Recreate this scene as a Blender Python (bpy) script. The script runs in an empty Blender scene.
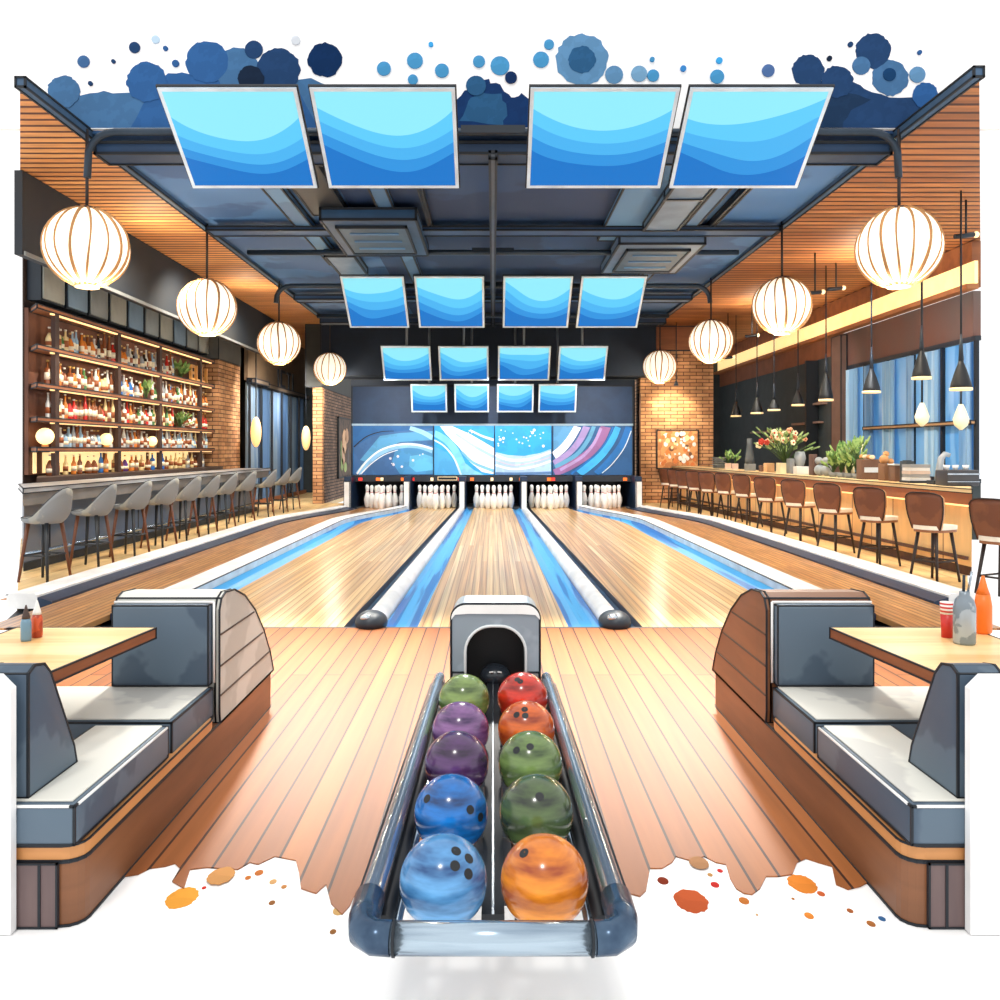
import bpy, math, random
from mathutils import Vector, Matrix
random.seed(7)
S = bpy.context.scene
COL = S.collection
F, H, VX, VY = 850.0, 1.5, 493.0, 450.0

def at(px, py, d):
    return Vector(((px - VX) * d / F, d, H - (py - VY) * d / F))
def wx(px, d): return (px - VX) * d / F
def wz(py, d): return H - (py - VY) * d / F
def dfor(px, X): return X * F / (px - VX)

# ------------------------------------------------------------------ materials
def lin(c):
    o = []
    for x in c[:3]:
        x = x / 255.0
        o.append(x / 12.92 if x <= 0.04045 else ((x + 0.055) / 1.055) ** 2.4)
    return (o[0], o[1], o[2], 1.0)
MATS = {}
class NT:
    def __init__(s, m):
        s.m = m; m.use_nodes = True; s.t = m.node_tree; s.n = s.t.nodes; s.l = s.t.links
        s.b = s.n.get('Principled BSDF')
    def new(s, t, **k):
        n = s.n.new(t)
        for a, b in k.items(): setattr(n, a, b)
        return n
    def link(s, a, b): s.l.new(a, b)
def mat(name, c, rough=.55, metal=0.0, c2=None, scale=3.0, coat=0.0, emit=None, es=0.0, stretch=(1, 1, 1), hard=False, spec=.5):
    if name in MATS: return MATS[name]
    m = bpy.data.materials.new(name); MATS[name] = m
    t = NT(m); b = t.b
    a = lin(c)
    if c2 is None:
        a1 = tuple(min(1, x * .88) for x in a[:3]) + (1,); a2 = tuple(min(1, x * 1.1) for x in a[:3]) + (1,)
    else: a1, a2 = a, lin(c2)
    tc = t.new('ShaderNodeTexCoord'); mp = t.new('ShaderNodeMapping'); mp.inputs['Scale'].default_value = stretch
    no = t.new('ShaderNodeTexNoise'); no.inputs['Scale'].default_value = scale; no.inputs['Detail'].default_value = 4
    cr = t.new('ShaderNodeValToRGB')
    cr.color_ramp.elements[0].position = .36; cr.color_ramp.elements[1].position = .64
    if hard:
        cr.color_ramp.elements[0].position = .47; cr.color_ramp.elements[1].position = .5
    cr.color_ramp.elements[0].color = a1; cr.color_ramp.elements[1].color = a2
    t.link(tc.outputs['Object'], mp.inputs[0]); t.link(mp.outputs[0], no.inputs['Vector'])
    t.link(no.outputs[0], cr.inputs[0]); t.link(cr.outputs[0], b.inputs['Base Color'])
    b.inputs['Roughness'].default_value = rough; b.inputs['Metallic'].default_value = metal
    b.inputs['Specular IOR Level'].default_value = spec
    b.inputs['Coat Weight'].default_value = coat; b.inputs['Coat Roughness'].default_value = .08
    if emit is not None:
        b.inputs['Emission Color'].default_value = lin(emit); b.inputs['Emission Strength'].default_value = es
    return m
def brickmat(name, c1, c2, cm, bw, bh, mortar=.012, axes='wall', rough=.8, off=.5, coat=0, grain=None, spec=.5, bump=0, gstr=.5, rot=0):
    if name in MATS: return MATS[name]
    m = bpy.data.materials.new(name); MATS[name] = m
    t = NT(m); b = t.b
    tc = t.new('ShaderNodeTexCoord'); sp = t.new('ShaderNodeSeparateXYZ'); cb = t.new('ShaderNodeCombineXYZ')
    t.link(tc.outputs['Object'], sp.inputs[0])
    if axes == 'wall':      # runs along x + y, rows stacked in z
        ad = t.new('ShaderNodeMath', operation='ADD'); t.link(sp.outputs[0], ad.inputs[0]); t.link(sp.outputs[1], ad.inputs[1])
        t.link(ad.outputs[0], cb.inputs[0]); t.link(sp.outputs[2], cb.inputs[1])
    elif axes == 'yx':      # boards run along y, side by side in x
        t.link(sp.outputs[1], cb.inputs[0]); t.link(sp.outputs[0], cb.inputs[1])
    elif axes == 'xy':
        t.link(sp.outputs[0], cb.inputs[0]); t.link(sp.outputs[1], cb.inputs[1])
    elif axes == 'zy':      # boards upright, side by side in y
        t.link(sp.outputs[2], cb.inputs[0]); t.link(sp.outputs[1], cb.inputs[1])
    elif axes == 'yz':
        t.link(sp.outputs[1], cb.inputs[0]); t.link(sp.outputs[2], cb.inputs[1])
    br = t.new('ShaderNodeTexBrick'); br.offset = off
    t.link(cb.outputs[0], br.inputs['Vector'])
    br.inputs['Color1'].default_value = lin(c1); br.inputs['Color2'].default_value = lin(c2); br.inputs['Mortar'].default_value = lin(cm)
    br.inputs['Scale'].default_value = 1; br.inputs['Mortar Size'].default_value = mortar; br.inputs['Mortar Smooth'].default_value = .1
    br.inputs['Brick Width'].default_value = bw; br.inputs['Row Height'].default_value = bh; br.inputs['Bias'].default_value = 0
    out = br.outputs['Color']
    if grain:
        mp = t.new('ShaderNodeMapping'); mp.inputs['Scale'].default_value = grain
        no = t.new('ShaderNodeTexNoise'); no.inputs['Scale'].default_value = 1; no.inputs['Detail'].default_value = 3
        t.link(cb.outputs[0], mp.inputs[0]); t.link(mp.outputs[0], no.inputs['Vector'])
        mr = t.new('ShaderNodeMapRange'); mr.inputs[1].default_value = .35; mr.inputs[2].default_value = .65
        mr.inputs[3].default_value = 1 - gstr; mr.inputs[4].default_value = 1 + gstr * .25
        t.link(no.outputs[0], mr.inputs[0])
        mx = t.new('ShaderNodeMix', data_type='RGBA', blend_type='MULTIPLY'); mx.inputs[0].default_value = 1
        t.link(br.outputs['Color'], mx.inputs[6]); t.link(mr.outputs[0], mx.inputs[7]); out = mx.outputs[2]
    t.link(out, b.inputs['Base Color'])
    b.inputs['Roughness'].default_value = rough; b.inputs['Coat Weight'].default_value = coat; b.inputs['Coat Roughness'].default_value = .2
    b.inputs['Specular IOR Level'].default_value = spec
    return m

INK = mat('ink_edge', (12, 22, 32), .6)
SILVER = mat('brushed_silver', (205, 212, 218), .22, .9, c2=(120, 135, 150), scale=2, stretch=(1, .3, 1))
CHROME = mat('polished_steel', (160, 176, 192), .2, .8)
WHITE = mat('white_lacquer', (240, 240, 238), .35)
PAPER = mat('white_ground_paint', (254, 254, 254), .9, c2=(255, 255, 255))
NAVY = mat('navy_plastic', (22, 46, 74), .4)
DARK = mat('dark_steel', (24, 36, 48), .45)
BLACK = mat('black_gap', (12, 18, 24), .5)
SKYB = mat('light_blue_gutter', (34, 116, 190), .35, c2=(84, 176, 232), scale=1.2, stretch=(4, .12, 1), hard=True)
SLATE = mat('slate_leather', (66, 84, 102), .5, c2=(86, 104, 120), scale=2.2, hard=True)
LIT_TOP = mat('pale_leather', (205, 203, 196), .5, c2=(226, 224, 214), scale=2.0, hard=True)  # slate seat tops made pale: falling light painted into the colour
CREAM = mat('cream_leather', (184, 184, 176), .6, c2=(202, 202, 194), scale=1.6, hard=True)
OAK = brickmat('oak_boards', (138, 88, 54), (120, 74, 44), (110, 66, 40), 3.0, .8, 0.0, 'yz', .5, grain=(1.2, 9, 1), gstr=.25)
TABLEWOOD = mat('table_oak', (250, 218, 160), .35, c2=(232, 182, 116), scale=2, stretch=(.6, 6, 1))
EDGEWOOD = mat('edge_oak', (150, 88, 50), .5, c2=(128, 72, 40), scale=3, stretch=(6, .5, 6))
APPROACH = brickmat('approach_boards', (164, 98, 48), (142, 80, 36), (56, 24, 12), 9.0, .112, .0055, 'yx', .5, off=.37, grain=(.7, 14, 1), gstr=.18, spec=.25)
LANEWOOD = brickmat('lane_boards', (246, 212, 152), (218, 166, 98), (180, 118, 60), 6.2, .075, .004, 'yx', .36, off=.31, grain=(.25, 24, 1), gstr=.42, coat=.45)
SIDEWOOD = brickmat('side_lane_boards', (222, 166, 104), (198, 138, 80), (140, 84, 48), 1.4, .07, .008, 'yx', .3, off=.31, grain=(1.4, 18, 1), gstr=.42, coat=.5)
BARFLOOR = brickmat('bar_floor_boards', (240, 208, 150), (226, 186, 124), (186, 138, 84), 2.0, .3, .006, 'yx', .5, grain=(.6, 6, 1), gstr=.2)
SLATS = brickmat('wood_slats', (236, 168, 100), (216, 144, 82), (96, 48, 28), 8.0, .17, .028, 'xy', .6, grain=(1.2, 10, 1), gstr=.25)
SLATS2 = brickmat('wood_slats_dark', (204, 136, 80), (168, 104, 60), (80, 40, 26), 8.0, .21, .03, 'xy', .6, grain=(.9, 8, 1), gstr=.3)
BROWNWOOD = mat('brown_wood', (150, 92, 54), .6, c2=(124, 74, 44), scale=1.2, stretch=(.6, 4, 4))
DARKWOOD = mat('dark_wood', (92, 58, 42), .6, c2=(74, 46, 34), scale=2, stretch=(.6, 4, 4))
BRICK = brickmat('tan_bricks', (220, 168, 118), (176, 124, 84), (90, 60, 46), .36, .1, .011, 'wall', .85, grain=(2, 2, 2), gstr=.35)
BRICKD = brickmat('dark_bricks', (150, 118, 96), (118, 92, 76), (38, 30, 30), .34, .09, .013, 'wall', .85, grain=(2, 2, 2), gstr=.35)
CEIL = mat('ceiling_slate', (74, 122, 176), .7, c2=(58, 98, 148), scale=.5, hard=True)
CEILD = mat('ceiling_navy', (38, 70, 112), .7, c2=(30, 56, 94), scale=.5, hard=True)
STRIP = mat('ceiling_strip', (84, 130, 172), .6, c2=(70, 110, 150), scale=.8, hard=True)

# ------------------------------------------------------------------ mesh builder
class MB:
    def __init__(s): s.v = []; s.f = []; s.mi = []; s.k = 0; s.inkr = 0; s.sm = []; s.smooth = False
    def add(s, vs, fs, k=None):
        b = len(s.v); s.v += [Vector(p) for p in vs]
        for q in fs:
            s.f.append([b + i for i in q]); s.mi.append(s.k if k is None else k); s.sm.append(s.smooth)
        return s
    def box(s, x0, x1, y0, y1, z0, z1, k=None):
        if x0 > x1: x0, x1 = x1, x0
        if y0 > y1: y0, y1 = y1, y0
        if z0 > z1: z0, z1 = z1, z0
        return s.hexa([(x0,y0,z0),(x1,y0,z0),(x1,y1,z0),(x0,y1,z0),(x0,y0,z1),(x1,y0,z1),(x1,y1,z1),(x0,y1,z1)], k)
    def hexa(s, p, k=None):
        return s.add(p, [(0,3,2,1),(4,5,6,7),(0,1,5,4),(1,2,6,5),(2,3,7,6),(3,0,4,7)], k)
    def bbox(s, c, sx, sy, sz, rz=0, k=None):
        R = Matrix.Rotation(rz, 3, 'Z'); c = Vector(c)
        P = [c + R @ Vector((a*sx/2, b*sy/2, d*sz/2)) for d in (-1,1) for a,b in ((-1,-1),(1,-1),(1,1),(-1,1))]
        return s.hexa(P, k)
    def prism(s, poly, axis, a, b, k=None):
        n = len(poly)
        def P(u, w, t):
            return {'x': (t, u, w), 'y': (u, t, w), 'z': (u, w, t)}[axis]
        vs = [P(u, w, a) for u, w in poly] + [P(u, w, b) for u, w in poly]
        ar = sum(poly[i][0]*poly[(i+1)%n][1] - poly[(i+1)%n][0]*poly[i][1] for i in range(n))
        flip = (ar > 0) != (b > a)
        if axis == 'y': flip = not flip
        fs = [tuple(range(n))[::-1], tuple(range(n, 2*n))] + [(i, (i+1)%n, n+(i+1)%n, n+i) for i in range(n)]
        if flip: fs = [q[::-1] for q in fs]
        return s.add(vs, fs, k)
    def tube(s, pts, r, n=8, radii=None, k=None, caps=True, smooth=True):
        pts = [Vector(p) for p in pts]; vs = []; m = len(pts)
        up = None
        for i, p in enumerate(pts):
            d = (pts[min(i+1, m-1)] - pts[max(i-1, 0)]).normalized()
            if up is None:
                up = Vector((0,0,1)) if abs(d.z) < .9 else Vector((1,0,0))
            u = d.cross(up)
            if u.length < 1e-4: u = d.cross(Vector((0,1,0)))
            u.normalize(); w = u.cross(d).normalized(); up = w
            rr = radii[i] if radii else r
            vs += [p + (u*math.cos(2*math.pi*j/n) + w*math.sin(2*math.pi*j/n))*rr for j in range(n)]
        fs = [(i*n+j, i*n+(j+1)%n, (i+1)*n+(j+1)%n, (i+1)*n+j) for i in range(m-1) for j in range(n)]
        o = s.smooth; s.smooth = smooth; s.add(vs, fs, k)
        b = len(s.v) - len(vs); s.smooth = False
        if caps:
            s.f.append([b+j for j in range(n)][::-1]); s.mi.append(s.k if k is None else k); s.sm.append(False)
            s.f.append([b+(m-1)*n+j for j in range(n)]); s.mi.append(s.k if k is None else k); s.sm.append(False)
        s.smooth = o
        return s
    def lathe(s, prof, c=(0,0,0), n=16, k=None, smooth=True, squash=None):
        c = Vector(c); vs = []; m = len(prof)
        for r, z in prof:
            for j in range(n):
                a = 2*math.pi*j/n
                vs.append(c + Vector((r*math.cos(a), r*math.sin(a), z)))
        fs = [(i*n+j, i*n+(j+1)%n, (i+1)*n+(j+1)%n, (i+1)*n+j) for i in range(m-1) for j in range(n)]
        fs += [tuple(range(n))[::-1], tuple((m-1)*n+j for j in range(n))]
        o = s.smooth; s.smooth = smooth; s.add(vs, fs, k); s.smooth = o
        return s
    def ball(s, c, r, seg=24, ring=14, k=None, sc=(1,1,1)):
        c = Vector(c); vs = [c + Vector((0,0,-r*sc[2]))]
        for i in range(1, ring):
            a = -math.pi/2 + math.pi*i/ring
            for j in range(seg):
                b = 2*math.pi*j/seg
                vs.append(c + Vector((r*sc[0]*math.cos(a)*math.cos(b), r*sc[1]*math.cos(a)*math.sin(b), r*sc[2]*math.sin(a))))
        vs.append(c + Vector((0,0,r*sc[2]))); t = len(vs)-1
        fs = [(0, 1+(j+1)%seg, 1+j) for j in range(seg)]
        for i in range(ring-2):
            fs += [(1+i*seg+j, 1+i*seg+(j+1)%seg, 1+(i+1)*seg+(j+1)%seg, 1+(i+1)*seg+j) for j in range(seg)]
        b0 = 1+(ring-2)*seg
        fs += [(b0+j, b0+(j+1)%seg, t) for j in range(seg)]
        o = s.smooth; s.smooth = True; s.add(vs, fs, k); s.smooth = o
        return s
    def sweep(s, prof, side, ys, k=None):      # closed profile of (near x, z), swept along the lanes
        n = len(prof)
        vs = [(side*LX(x, y), y, z) for y in ys for x, z in prof]
        fs = [(i*n+j, (i+1)*n+j, (i+1)*n+(j+1)%n, i*n+(j+1)%n) for i in range(len(ys)-1) for j in range(n)]
        fs += [tuple(range(n)), tuple((len(ys)-1)*n+j for j in range(n))[::-1]]
        if side < 0: fs = [q[::-1] for q in fs]
        return s.add(vs, fs, k)
    def inked(s, r, ang=35, mi=1, off=0.0):
        E = {}
        for q, f in enumerate(s.f):
            if s.sm[q] or s.mi[q] == mi: continue
            a = s.v[f[0]]; nrm = Vector((0,0,0))
            for i in range(1, len(f)-1): nrm += (s.v[f[i]]-a).cross(s.v[f[i+1]]-a)
            if nrm.length < 1e-12: continue
            nrm.normalize()
            for i in range(len(f)):
                e = (f[i], f[(i+1)%len(f)]); E.setdefault((min(e), max(e)), []).append(nrm)
        ca = math.cos(math.radians(ang))
        for (a, b), ns in list(E.items()):
            if len(ns) != 2 or ns[0].dot(ns[1]) > ca: continue
            A, B = s.v[a].copy(), s.v[b].copy(); d = B-A
            if d.length < r*1.5: continue
            d.normalize(); sh = -(ns[0]+ns[1])*off*.293
            A += sh + d*off*.4 - d*r*.5; B += sh - d*off*.4 + d*r*.5
            u = ns[0]; w = d.cross(u).normalized(); u = w.cross(d)
            P = [Q + (u*i + w*j)*r*.5 for Q in (A, B) for i, j in ((-1,-1),(1,-1),(1,1),(-1,1))]
            s.add(P, [(0,3,2,1),(4,5,6,7),(0,1,5,4),(1,2,6,5),(2,3,7,6),(3,0,4,7)], mi)
        return s
    def build(s, name, mats, parent=None, loc=None, bevel=0, ink=0, segs=3, inkmat=None):
        if not isinstance(mats, (list, tuple)): mats = [mats]
        mats = list(mats); n0 = len(s.v); f0 = len(s.f)
        if ink:
            s.inked(ink, mi=len(mats), off=bevel); mats.append(inkmat or INK)
        org = Vector((0,0,0)); p = parent
        while p is not None: org += p.location; p = p.parent
        if loc is not None: org += Vector(loc)
        me = bpy.data.meshes.new(name)
        if bevel:
            import bmesh
            bm = bmesh.new()
            m0 = bpy.data.meshes.new('t')
            m0.from_pydata([tuple(v-org) for v in s.v[:n0]], [], s.f[:f0]); m0.update()
            for i, pl in enumerate(m0.polygons): pl.material_index = s.mi[i]
            bm.from_mesh(m0)
            import math as _m
            ed = [e for e in bm.edges if len(e.link_faces) == 2 and e.calc_face_angle(0) > .6]
            bmesh.ops.bevel(bm, geom=ed, offset=bevel, segments=segs, profile=.5, affect='EDGES', clamp_overlap=True)
            for fc in bm.faces: fc.smooth = True
            bv = len(bm.verts)
            bm.verts.ensure_lookup_table()
            nv = [bm.verts.new(v-org) for v in s.v[n0:]]
            for i in range(f0, len(s.f)):
                fc = bm.faces.new([nv[j-n0] for j in s.f[i]]); fc.material_index = s.mi[i]
            bm.to_mesh(me); bm.free(); bpy.data.meshes.remove(m0)
            me.update()
        else:
            me.from_pydata([tuple(v-org) for v in s.v], [], s.f); me.update()
            me.polygons.foreach_set('material_index', s.mi); me.polygons.foreach_set('use_smooth', s.sm)
        for m in mats: me.materials.append(m)
        o = bpy.data.objects.new(name, me); COL.objects.link(o)
        if parent is not None: o.parent = parent
        if loc is not None: o.location = loc
        if bevel:
            try: me.set_sharp_from_angle(angle=math.radians(50))
            except Exception: pass
        return o

def tag(o, label=None, cat=None, group=None, kind=None):
    if label: o['label'] = label
    if cat: o['category'] = cat
    if group: o['group'] = group
    if kind: o['kind'] = kind
    return o
def T(name, label, cat, loc=(0,0,0), group=None):
    o = bpy.data.objects.new(name, None); COL.objects.link(o); o.location = loc
    o.empty_display_size = .1
    return tag(o, label, cat, group)
def struct(o): o['kind'] = 'structure'; return o
def kids(o): return [c for c in bpy.data.objects if c.parent == o]
def copy_tree(o, ch=None, parent=None):
    c = o.copy(); COL.objects.link(c)
    if parent is not None: c.parent = parent
    for k in kids(o): copy_tree(k, parent=c)
    return c
def clone(proto, loc, rz, label):
    c = copy_tree(proto); c.location = loc; c.rotation_euler = (0, 0, rz); c['label'] = label
    return c
ORD = ['first','second','third','fourth','fifth','sixth','seventh','eighth','ninth','tenth','eleventh','twelfth','thirteenth','fourteenth','fifteenth','sixteenth','seventeenth','eighteenth','nineteenth','twentieth']
def ordn(i):
    if i < 20: return ORD[i]
    t = ['twenty','thirty','forty','fifty'][(i+1)//10-2]; u = (i+1) % 10
    return (t[:-1]+'ieth') if u == 0 else t+'-'+ORD[u-1]

# ------------------------------------------------------------------ lane geometry
Y0, Y1 = 7.16, 22.4
NEAR = [0, .64, .94, 1.14, 1.27, 2.73, 3.05, 3.35, 3.5, 4.3, 4.45, 4.75, 6]
FAR_ = [0, .49, .71, .87, .96, 1.95, 2.14, 2.36, 2.44, 3.45, 3.68, 3.9, 5]
def far(x):
    for i in range(len(NEAR)-1):
        if x <= NEAR[i+1]:
            t = (x-NEAR[i])/(NEAR[i+1]-NEAR[i]); return FAR_[i]+t*(FAR_[i+1]-FAR_[i])
    return x
def LX(x, y):
    if x <= 1.27: t = (y-Y0)/(22-Y0)
    else:
        t = min(1, max(0, (y-17.0)/(22-17.0))); t = t*t*(3-2*t)
    t = min(1.05, max(0, t))
    return x+(far(x)-x)*t
YS = [Y0+(17-Y0)*i/6 for i in range(6)] + [17+(Y1-17)*i/12 for i in range(13)]

def lane_obj(nm, label, side, xi, xo, mt):
    t = T('bowling_lane', label, 'bowling lane', (side*LX((xi+xo)/2, Y0) if side else 0, Y0, 0), 'bowling lanes')
    m = MB()
    if side == 0:
        n = 2; vs = []; fs = []
        for y in YS: 
            w = LX(.64, y); vs += [(-w,y,-.05),(w,y,-.05),(w,y,0),(-w,y,0)]
        for i in range(len(YS)-1):
            a, b = i*4, (i+1)*4
            fs += [(a+2,b+2,b+3,a+3),(a+1,b+1,b+2,a+2),(a+3,b+3,b,a),(a,b,b+1,a+1)]
        fs += [(0,1,2,3),(len(vs)-1,len(vs)-2,len(vs)-3,len(vs)-4)]
        m.add(vs, fs)
    else: m.sweep([(xi,-.05),(xi,0),(xo,0),(xo,-.05)], side, YS)
    m.build('lane_surface', mt, t)
    return t
def gutter(parent, side, xa, xb, mt, name='gutter'):
    xm = (xa+xb)/2; q = (xb-xa)/4
    prof = [(xa,-.001),(xa+q*.6,-.05),(xm,-.07),(xb-q*.6,-.05),(xb,-.001),(xb,-.09),(xa,-.09)]
    m = MB(); m.sweep(prof[::-1] if False else prof, side, YS)
    m.build(name, mt, parent)
lc = lane_obj('c', 'pale wood bowling lane in the middle, ending behind the ball return', 0, 0, .64, LANEWOOD)
for sd in (-1, 1):
    gutter(lc, sd, .642, .93, SKYB)
for sd, nm in ((-1, 'left'), (1, 'right')):
    l2 = lane_obj('b', f'pale wood bowling lane just {nm} of the middle lane', sd, 1.27, 2.73, LANEWOOD)
    gutter(l2, sd, 2.735, 3.04, SKYB)
    gutter(l2, sd, 1.148, 1.268, NAVY)
    l1 = lane_obj('a', f'brown boarded outer bowling lane along the {nm} bar floor', sd, 3.5, 4.3, SIDEWOOD)
    # ball return track cover between the lanes: white half pipe with a dark end cap
    t = T('ball_return_track', f'long white rounded track cover with dark cap, {nm} of the middle lane', 'ball track', (sd*1.04, Y0-.1, 0), 'white track covers between the lanes')
    m = MB(); ysx = [7.25+(22-7.25)*i/14 for i in range(15)]
    vs = []; n = 14
    for y in ysx:
        cx = LX(1.04, y); r = .096*(LX(1.14,y)-LX(.94,y))/.2
        vs += [(sd*(cx+r*math.cos(math.pi*j/(n-1))), y, -.02+1.15*r*math.sin(math.pi*j/(n-1))) for j in range(n)]
    fs = [(i*n+j, (i+1)*n+j, (i+1)*n+j+1, i*n+j+1) for i in range(len(ysx)-1) for j in range(n-1)]
    if sd < 0: fs = [q[::-1] for q in fs]
    m.smooth = True; m.add(vs, fs); m.smooth = False
    m.build('track_cover', WHITE, t)
    m = MB(); m.ball((sd*1.04, 7.27, .03), .14, 20, 12, sc=(1,1.3,.72)); c = m.build('end_cap', DARK, t)
    m = MB(); m.ball((sd*1.04-.03, 7.16, .085), .05, 14, 8, sc=(1,.8,.7)); m.build('badge', SILVER, c)
    # side lane divider: white kerb with navy flank
    for (a, b, c0, st, lab) in ((3.05, 3.35, None, 7.75, f'white and blue lane divider, second out from the middle on the {nm}'),
                            (4.45, 4.75, 4.3, 8.3, f'white topped navy kerb between outer lane and {nm} bar stools')):
        ys = [y for y in YS if st < y < 21.6]; ys = [st] + ys
        t = T('lane_divider', lab, 'lane divider', (sd*a, st, 0), 'lane dividers')
        m = MB(); h = .10
        m.sweep([(a,-.05),(a,h*.8),(a+.03,h),(b-.03,h),(b,h*.8),(b,-.05)], sd, ys)
        m.build('kerb_top', WHITE, t, ink=0)
        m = MB()
        if c0: m.sweep([(c0+.01,-.05),(c0+.01,.02),(a,.06),(a,-.05)], sd, ys)
        else: m.sweep([(b,-.05),(b,.055),(b+.14,.01),(b+.14,-.05)], sd, ys)
        m.build('kerb_flank', NAVY, t)
        m = MB()
        e = b if c0 else a
        m.sweep([(e-.012,h*.8),(e-.012,h*.86),(e+.012,h*.86),(e+.012,h*.8)], sd, ys); m.build('edge_line', INK, t)

# ------------------------------------------------------------------ floors
jag_l = [(112,884),(124,876),(138,874),(150,868),(165,866),(175,863),(180,868),(172,881),(184,888),(190,869),(207,867),(221,868),(238,869),(250,862),(258,864),(275,856),(296,860),(299,872),(301,888),(316,893),(326,884),(331,903),(342,914),(350,905),(354,896),(366,897),(400,899),(440,897),(480,899)]
jag_r = [(520,898),(560,900),(600,896),(626,892),(640,896),(646,890),(650,868),(662,868),(672,862),(676,856),(690,860),(704,856),(716,862),(726,864),(730,878),(736,888),(744,893),(752,894),(760,888),(766,876),(778,876),(792,874),(797,862),(806,858),(818,862),(832,866),(836,884),(848,889),(860,886),(872,880),(884,884)]
poly = []
for px, py in jag_l+jag_r:
    d = 1275/(py-VY); poly.append((wx(px, d), d))
poly = [(-1.5, 2.75)] + poly + [(1.5, 2.75), (2.3, 3.1), (4.05, Y0), (-3.98, Y0), (-2.3, 3.1)]
m = MB(); m.prism(poly, 'z', -.004, 0); struct(m.build('floor', APPROACH))
m = MB(); m.box(-4.1, 4.1, Y0, Y0+.045, -.06, .001); struct(m.build('trim_1', mat('foul_line_dark', (70, 60, 60), .5)))
m = MB(); m.prism([(-4.3,Y0+.045),(4.3,Y0+.045),(5.0,9.2),(5.0,24.6),(-5.0,24.6),(-5.0,9.2)], 'z', -.16, -.1); struct(m.build('floor_under_lanes', DARK))
for sd in (-1, 1):
    m = MB()
    ys = [y for y in YS if y > 8.4]
    poly = [(sd*LX(4.76, y), y) for y in [8.5]+ys] + [(sd*4.0,24.0),(sd*4.75, 24.0), (sd*4.75, 30), (sd*8, 30)]
    poly += [(sd*8, 14.4)] if sd > 0 else [(sd*8, 14.4)]
    m.prism(poly, 'z', -.12, 0)
    struct(m.build('floor_bar_left' if sd < 0 else 'floor_bar_right', BARFLOOR))
    # darker board strip along the kerb
    ys2 = [8.5]+ys
    m = MB(); m.sweep([(4.76,0),(4.76,.004),(4.93,.004),(4.93,0)], sd, ys2)
    struct(m.build('trim_2' if sd < 0 else 'trim_3', mat('kerb_board', (188, 128, 76), .5)))
m = MB(); m.box(-30, 30, -6, 7.1, -.03, -.005)
struct(m.build('ground', PAPER))

# ------------------------------------------------------------------ paint splashes
SPL = {}
def pm(c):
    k = 'paint_%d_%d_%d' % c
    return mat(k, c, .9, c2=tuple(max(0, int(x*.96)) for x in c), scale=6, hard=True, spec=.1)
def spot_poly(r, rough, n=28):
    out = []
    for i in range(n):
        a = 2*math.pi*i/n
        q = r*(1+random.uniform(-rough, rough)); out.append((q*math.cos(a), q*math.sin(a)))
    return out
YF = 9.34
m = MB(); m.box(-5.5, 5.6, YF, YF+.06, 5.03, 6.62); struct(m.build('wall_front_upper', PAPER))
B1, B2, B3, B4, B5, B6 = (70,112,155), (50,95,150), (36,66,107), (25,40,62), (74,150,200), (96,142,182)
spots = [(84,62,6,(66,104,150)),(135,48,5.5,B3),(114,62,2,B3),(166,49,2.4,B2),(176,64,3.5,B2),(91,84,2.2,B3),
 (147,82,20,B2),(207,62,21,B2),(237,70,22,B1),(254,50,9,B3),(278,70,22,B3),(251,79,13,B4),(325,60,17,(15,46,88)),(64,92,16,B1),
 (384,69,7,B5),(415,61,8,B5),(442,71,7,B5),(413,80,5,B5),(431,45,2.4,(64,170,235)),(479,62,6,B5),(500,66,9.5,B5),(511,78,6,(22,48,92)),(476,86,10,(45,92,134)),
 (541,60,8,B5),(549,45,5,B5),(582,60,26,B6),(582,60,13.5,(45,92,134)),(614,75,9,B6),(639,74,8,(120,165,200)),(653,76,6,B5),(652,60,2.4,B5),
 (683,69,3,(64,140,210)),(719,61,3.2,(64,170,235)),(717,77,7,B5),(768,71,6.3,(80,110,160)),(808,71,16,B3),(837,82,16,B3),(829,59,2.6,B4),(850,45,2.6,B3),
 (873,51,17.5,B3),(890,78,18,B1),(889,75,6.5,(22,62,104)),(861,66,9,B1),(917,75,8,B6),(919,53,2.2,B2),(925,96,13,(45,92,150)),(156,40,4,(190,215,235)),(296,41,4.5,(215,220,228))]
cname = {B1:'grey-blue',B2:'cobalt',B3:'navy',B4:'ink dark',B5:'sky blue',B6:'pale steel blue'}
blots = [([(48,86),(56,78),(72,76),(80,96),(105,92),(130,93),(150,97),(200,92),(262,82),(312,78),(345,92),(352,128),(88,128),(66,110)], B1, 'wide grey-blue watercolour blot above the ceiling edge on the left'),
 ([(150,96),(168,72),(190,73),(214,60),(260,80),(300,96),(318,128),(132,128)], B2, 'cobalt watercolour blot behind the leftmost big screen'),
 ([(452,104),(462,96),(470,84),(488,80),(500,86),(512,98),(522,94),(536,102),(536,128),(452,128)], (24,56,104), 'navy watercolour blot between the two middle big screens'),
 ([(460,122),(468,100),(480,92),(500,94),(508,110),(502,125)], (45,92,134), 'steel blue watercolour patch between the middle big screens'),
 ([(796,96),(812,84),(838,78),(860,84),(872,94),(900,98),(930,96),(934,104),(900,128),(800,128),(782,112)], B3, 'wide navy watercolour blot above the ceiling edge on the right'),
 ([(815,98),(828,88),(850,92),(872,100),(850,112),(842,128),(812,128)], (30,54,84), 'dark watercolour patch beside the rightmost big screen')]
lay = 0
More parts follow.
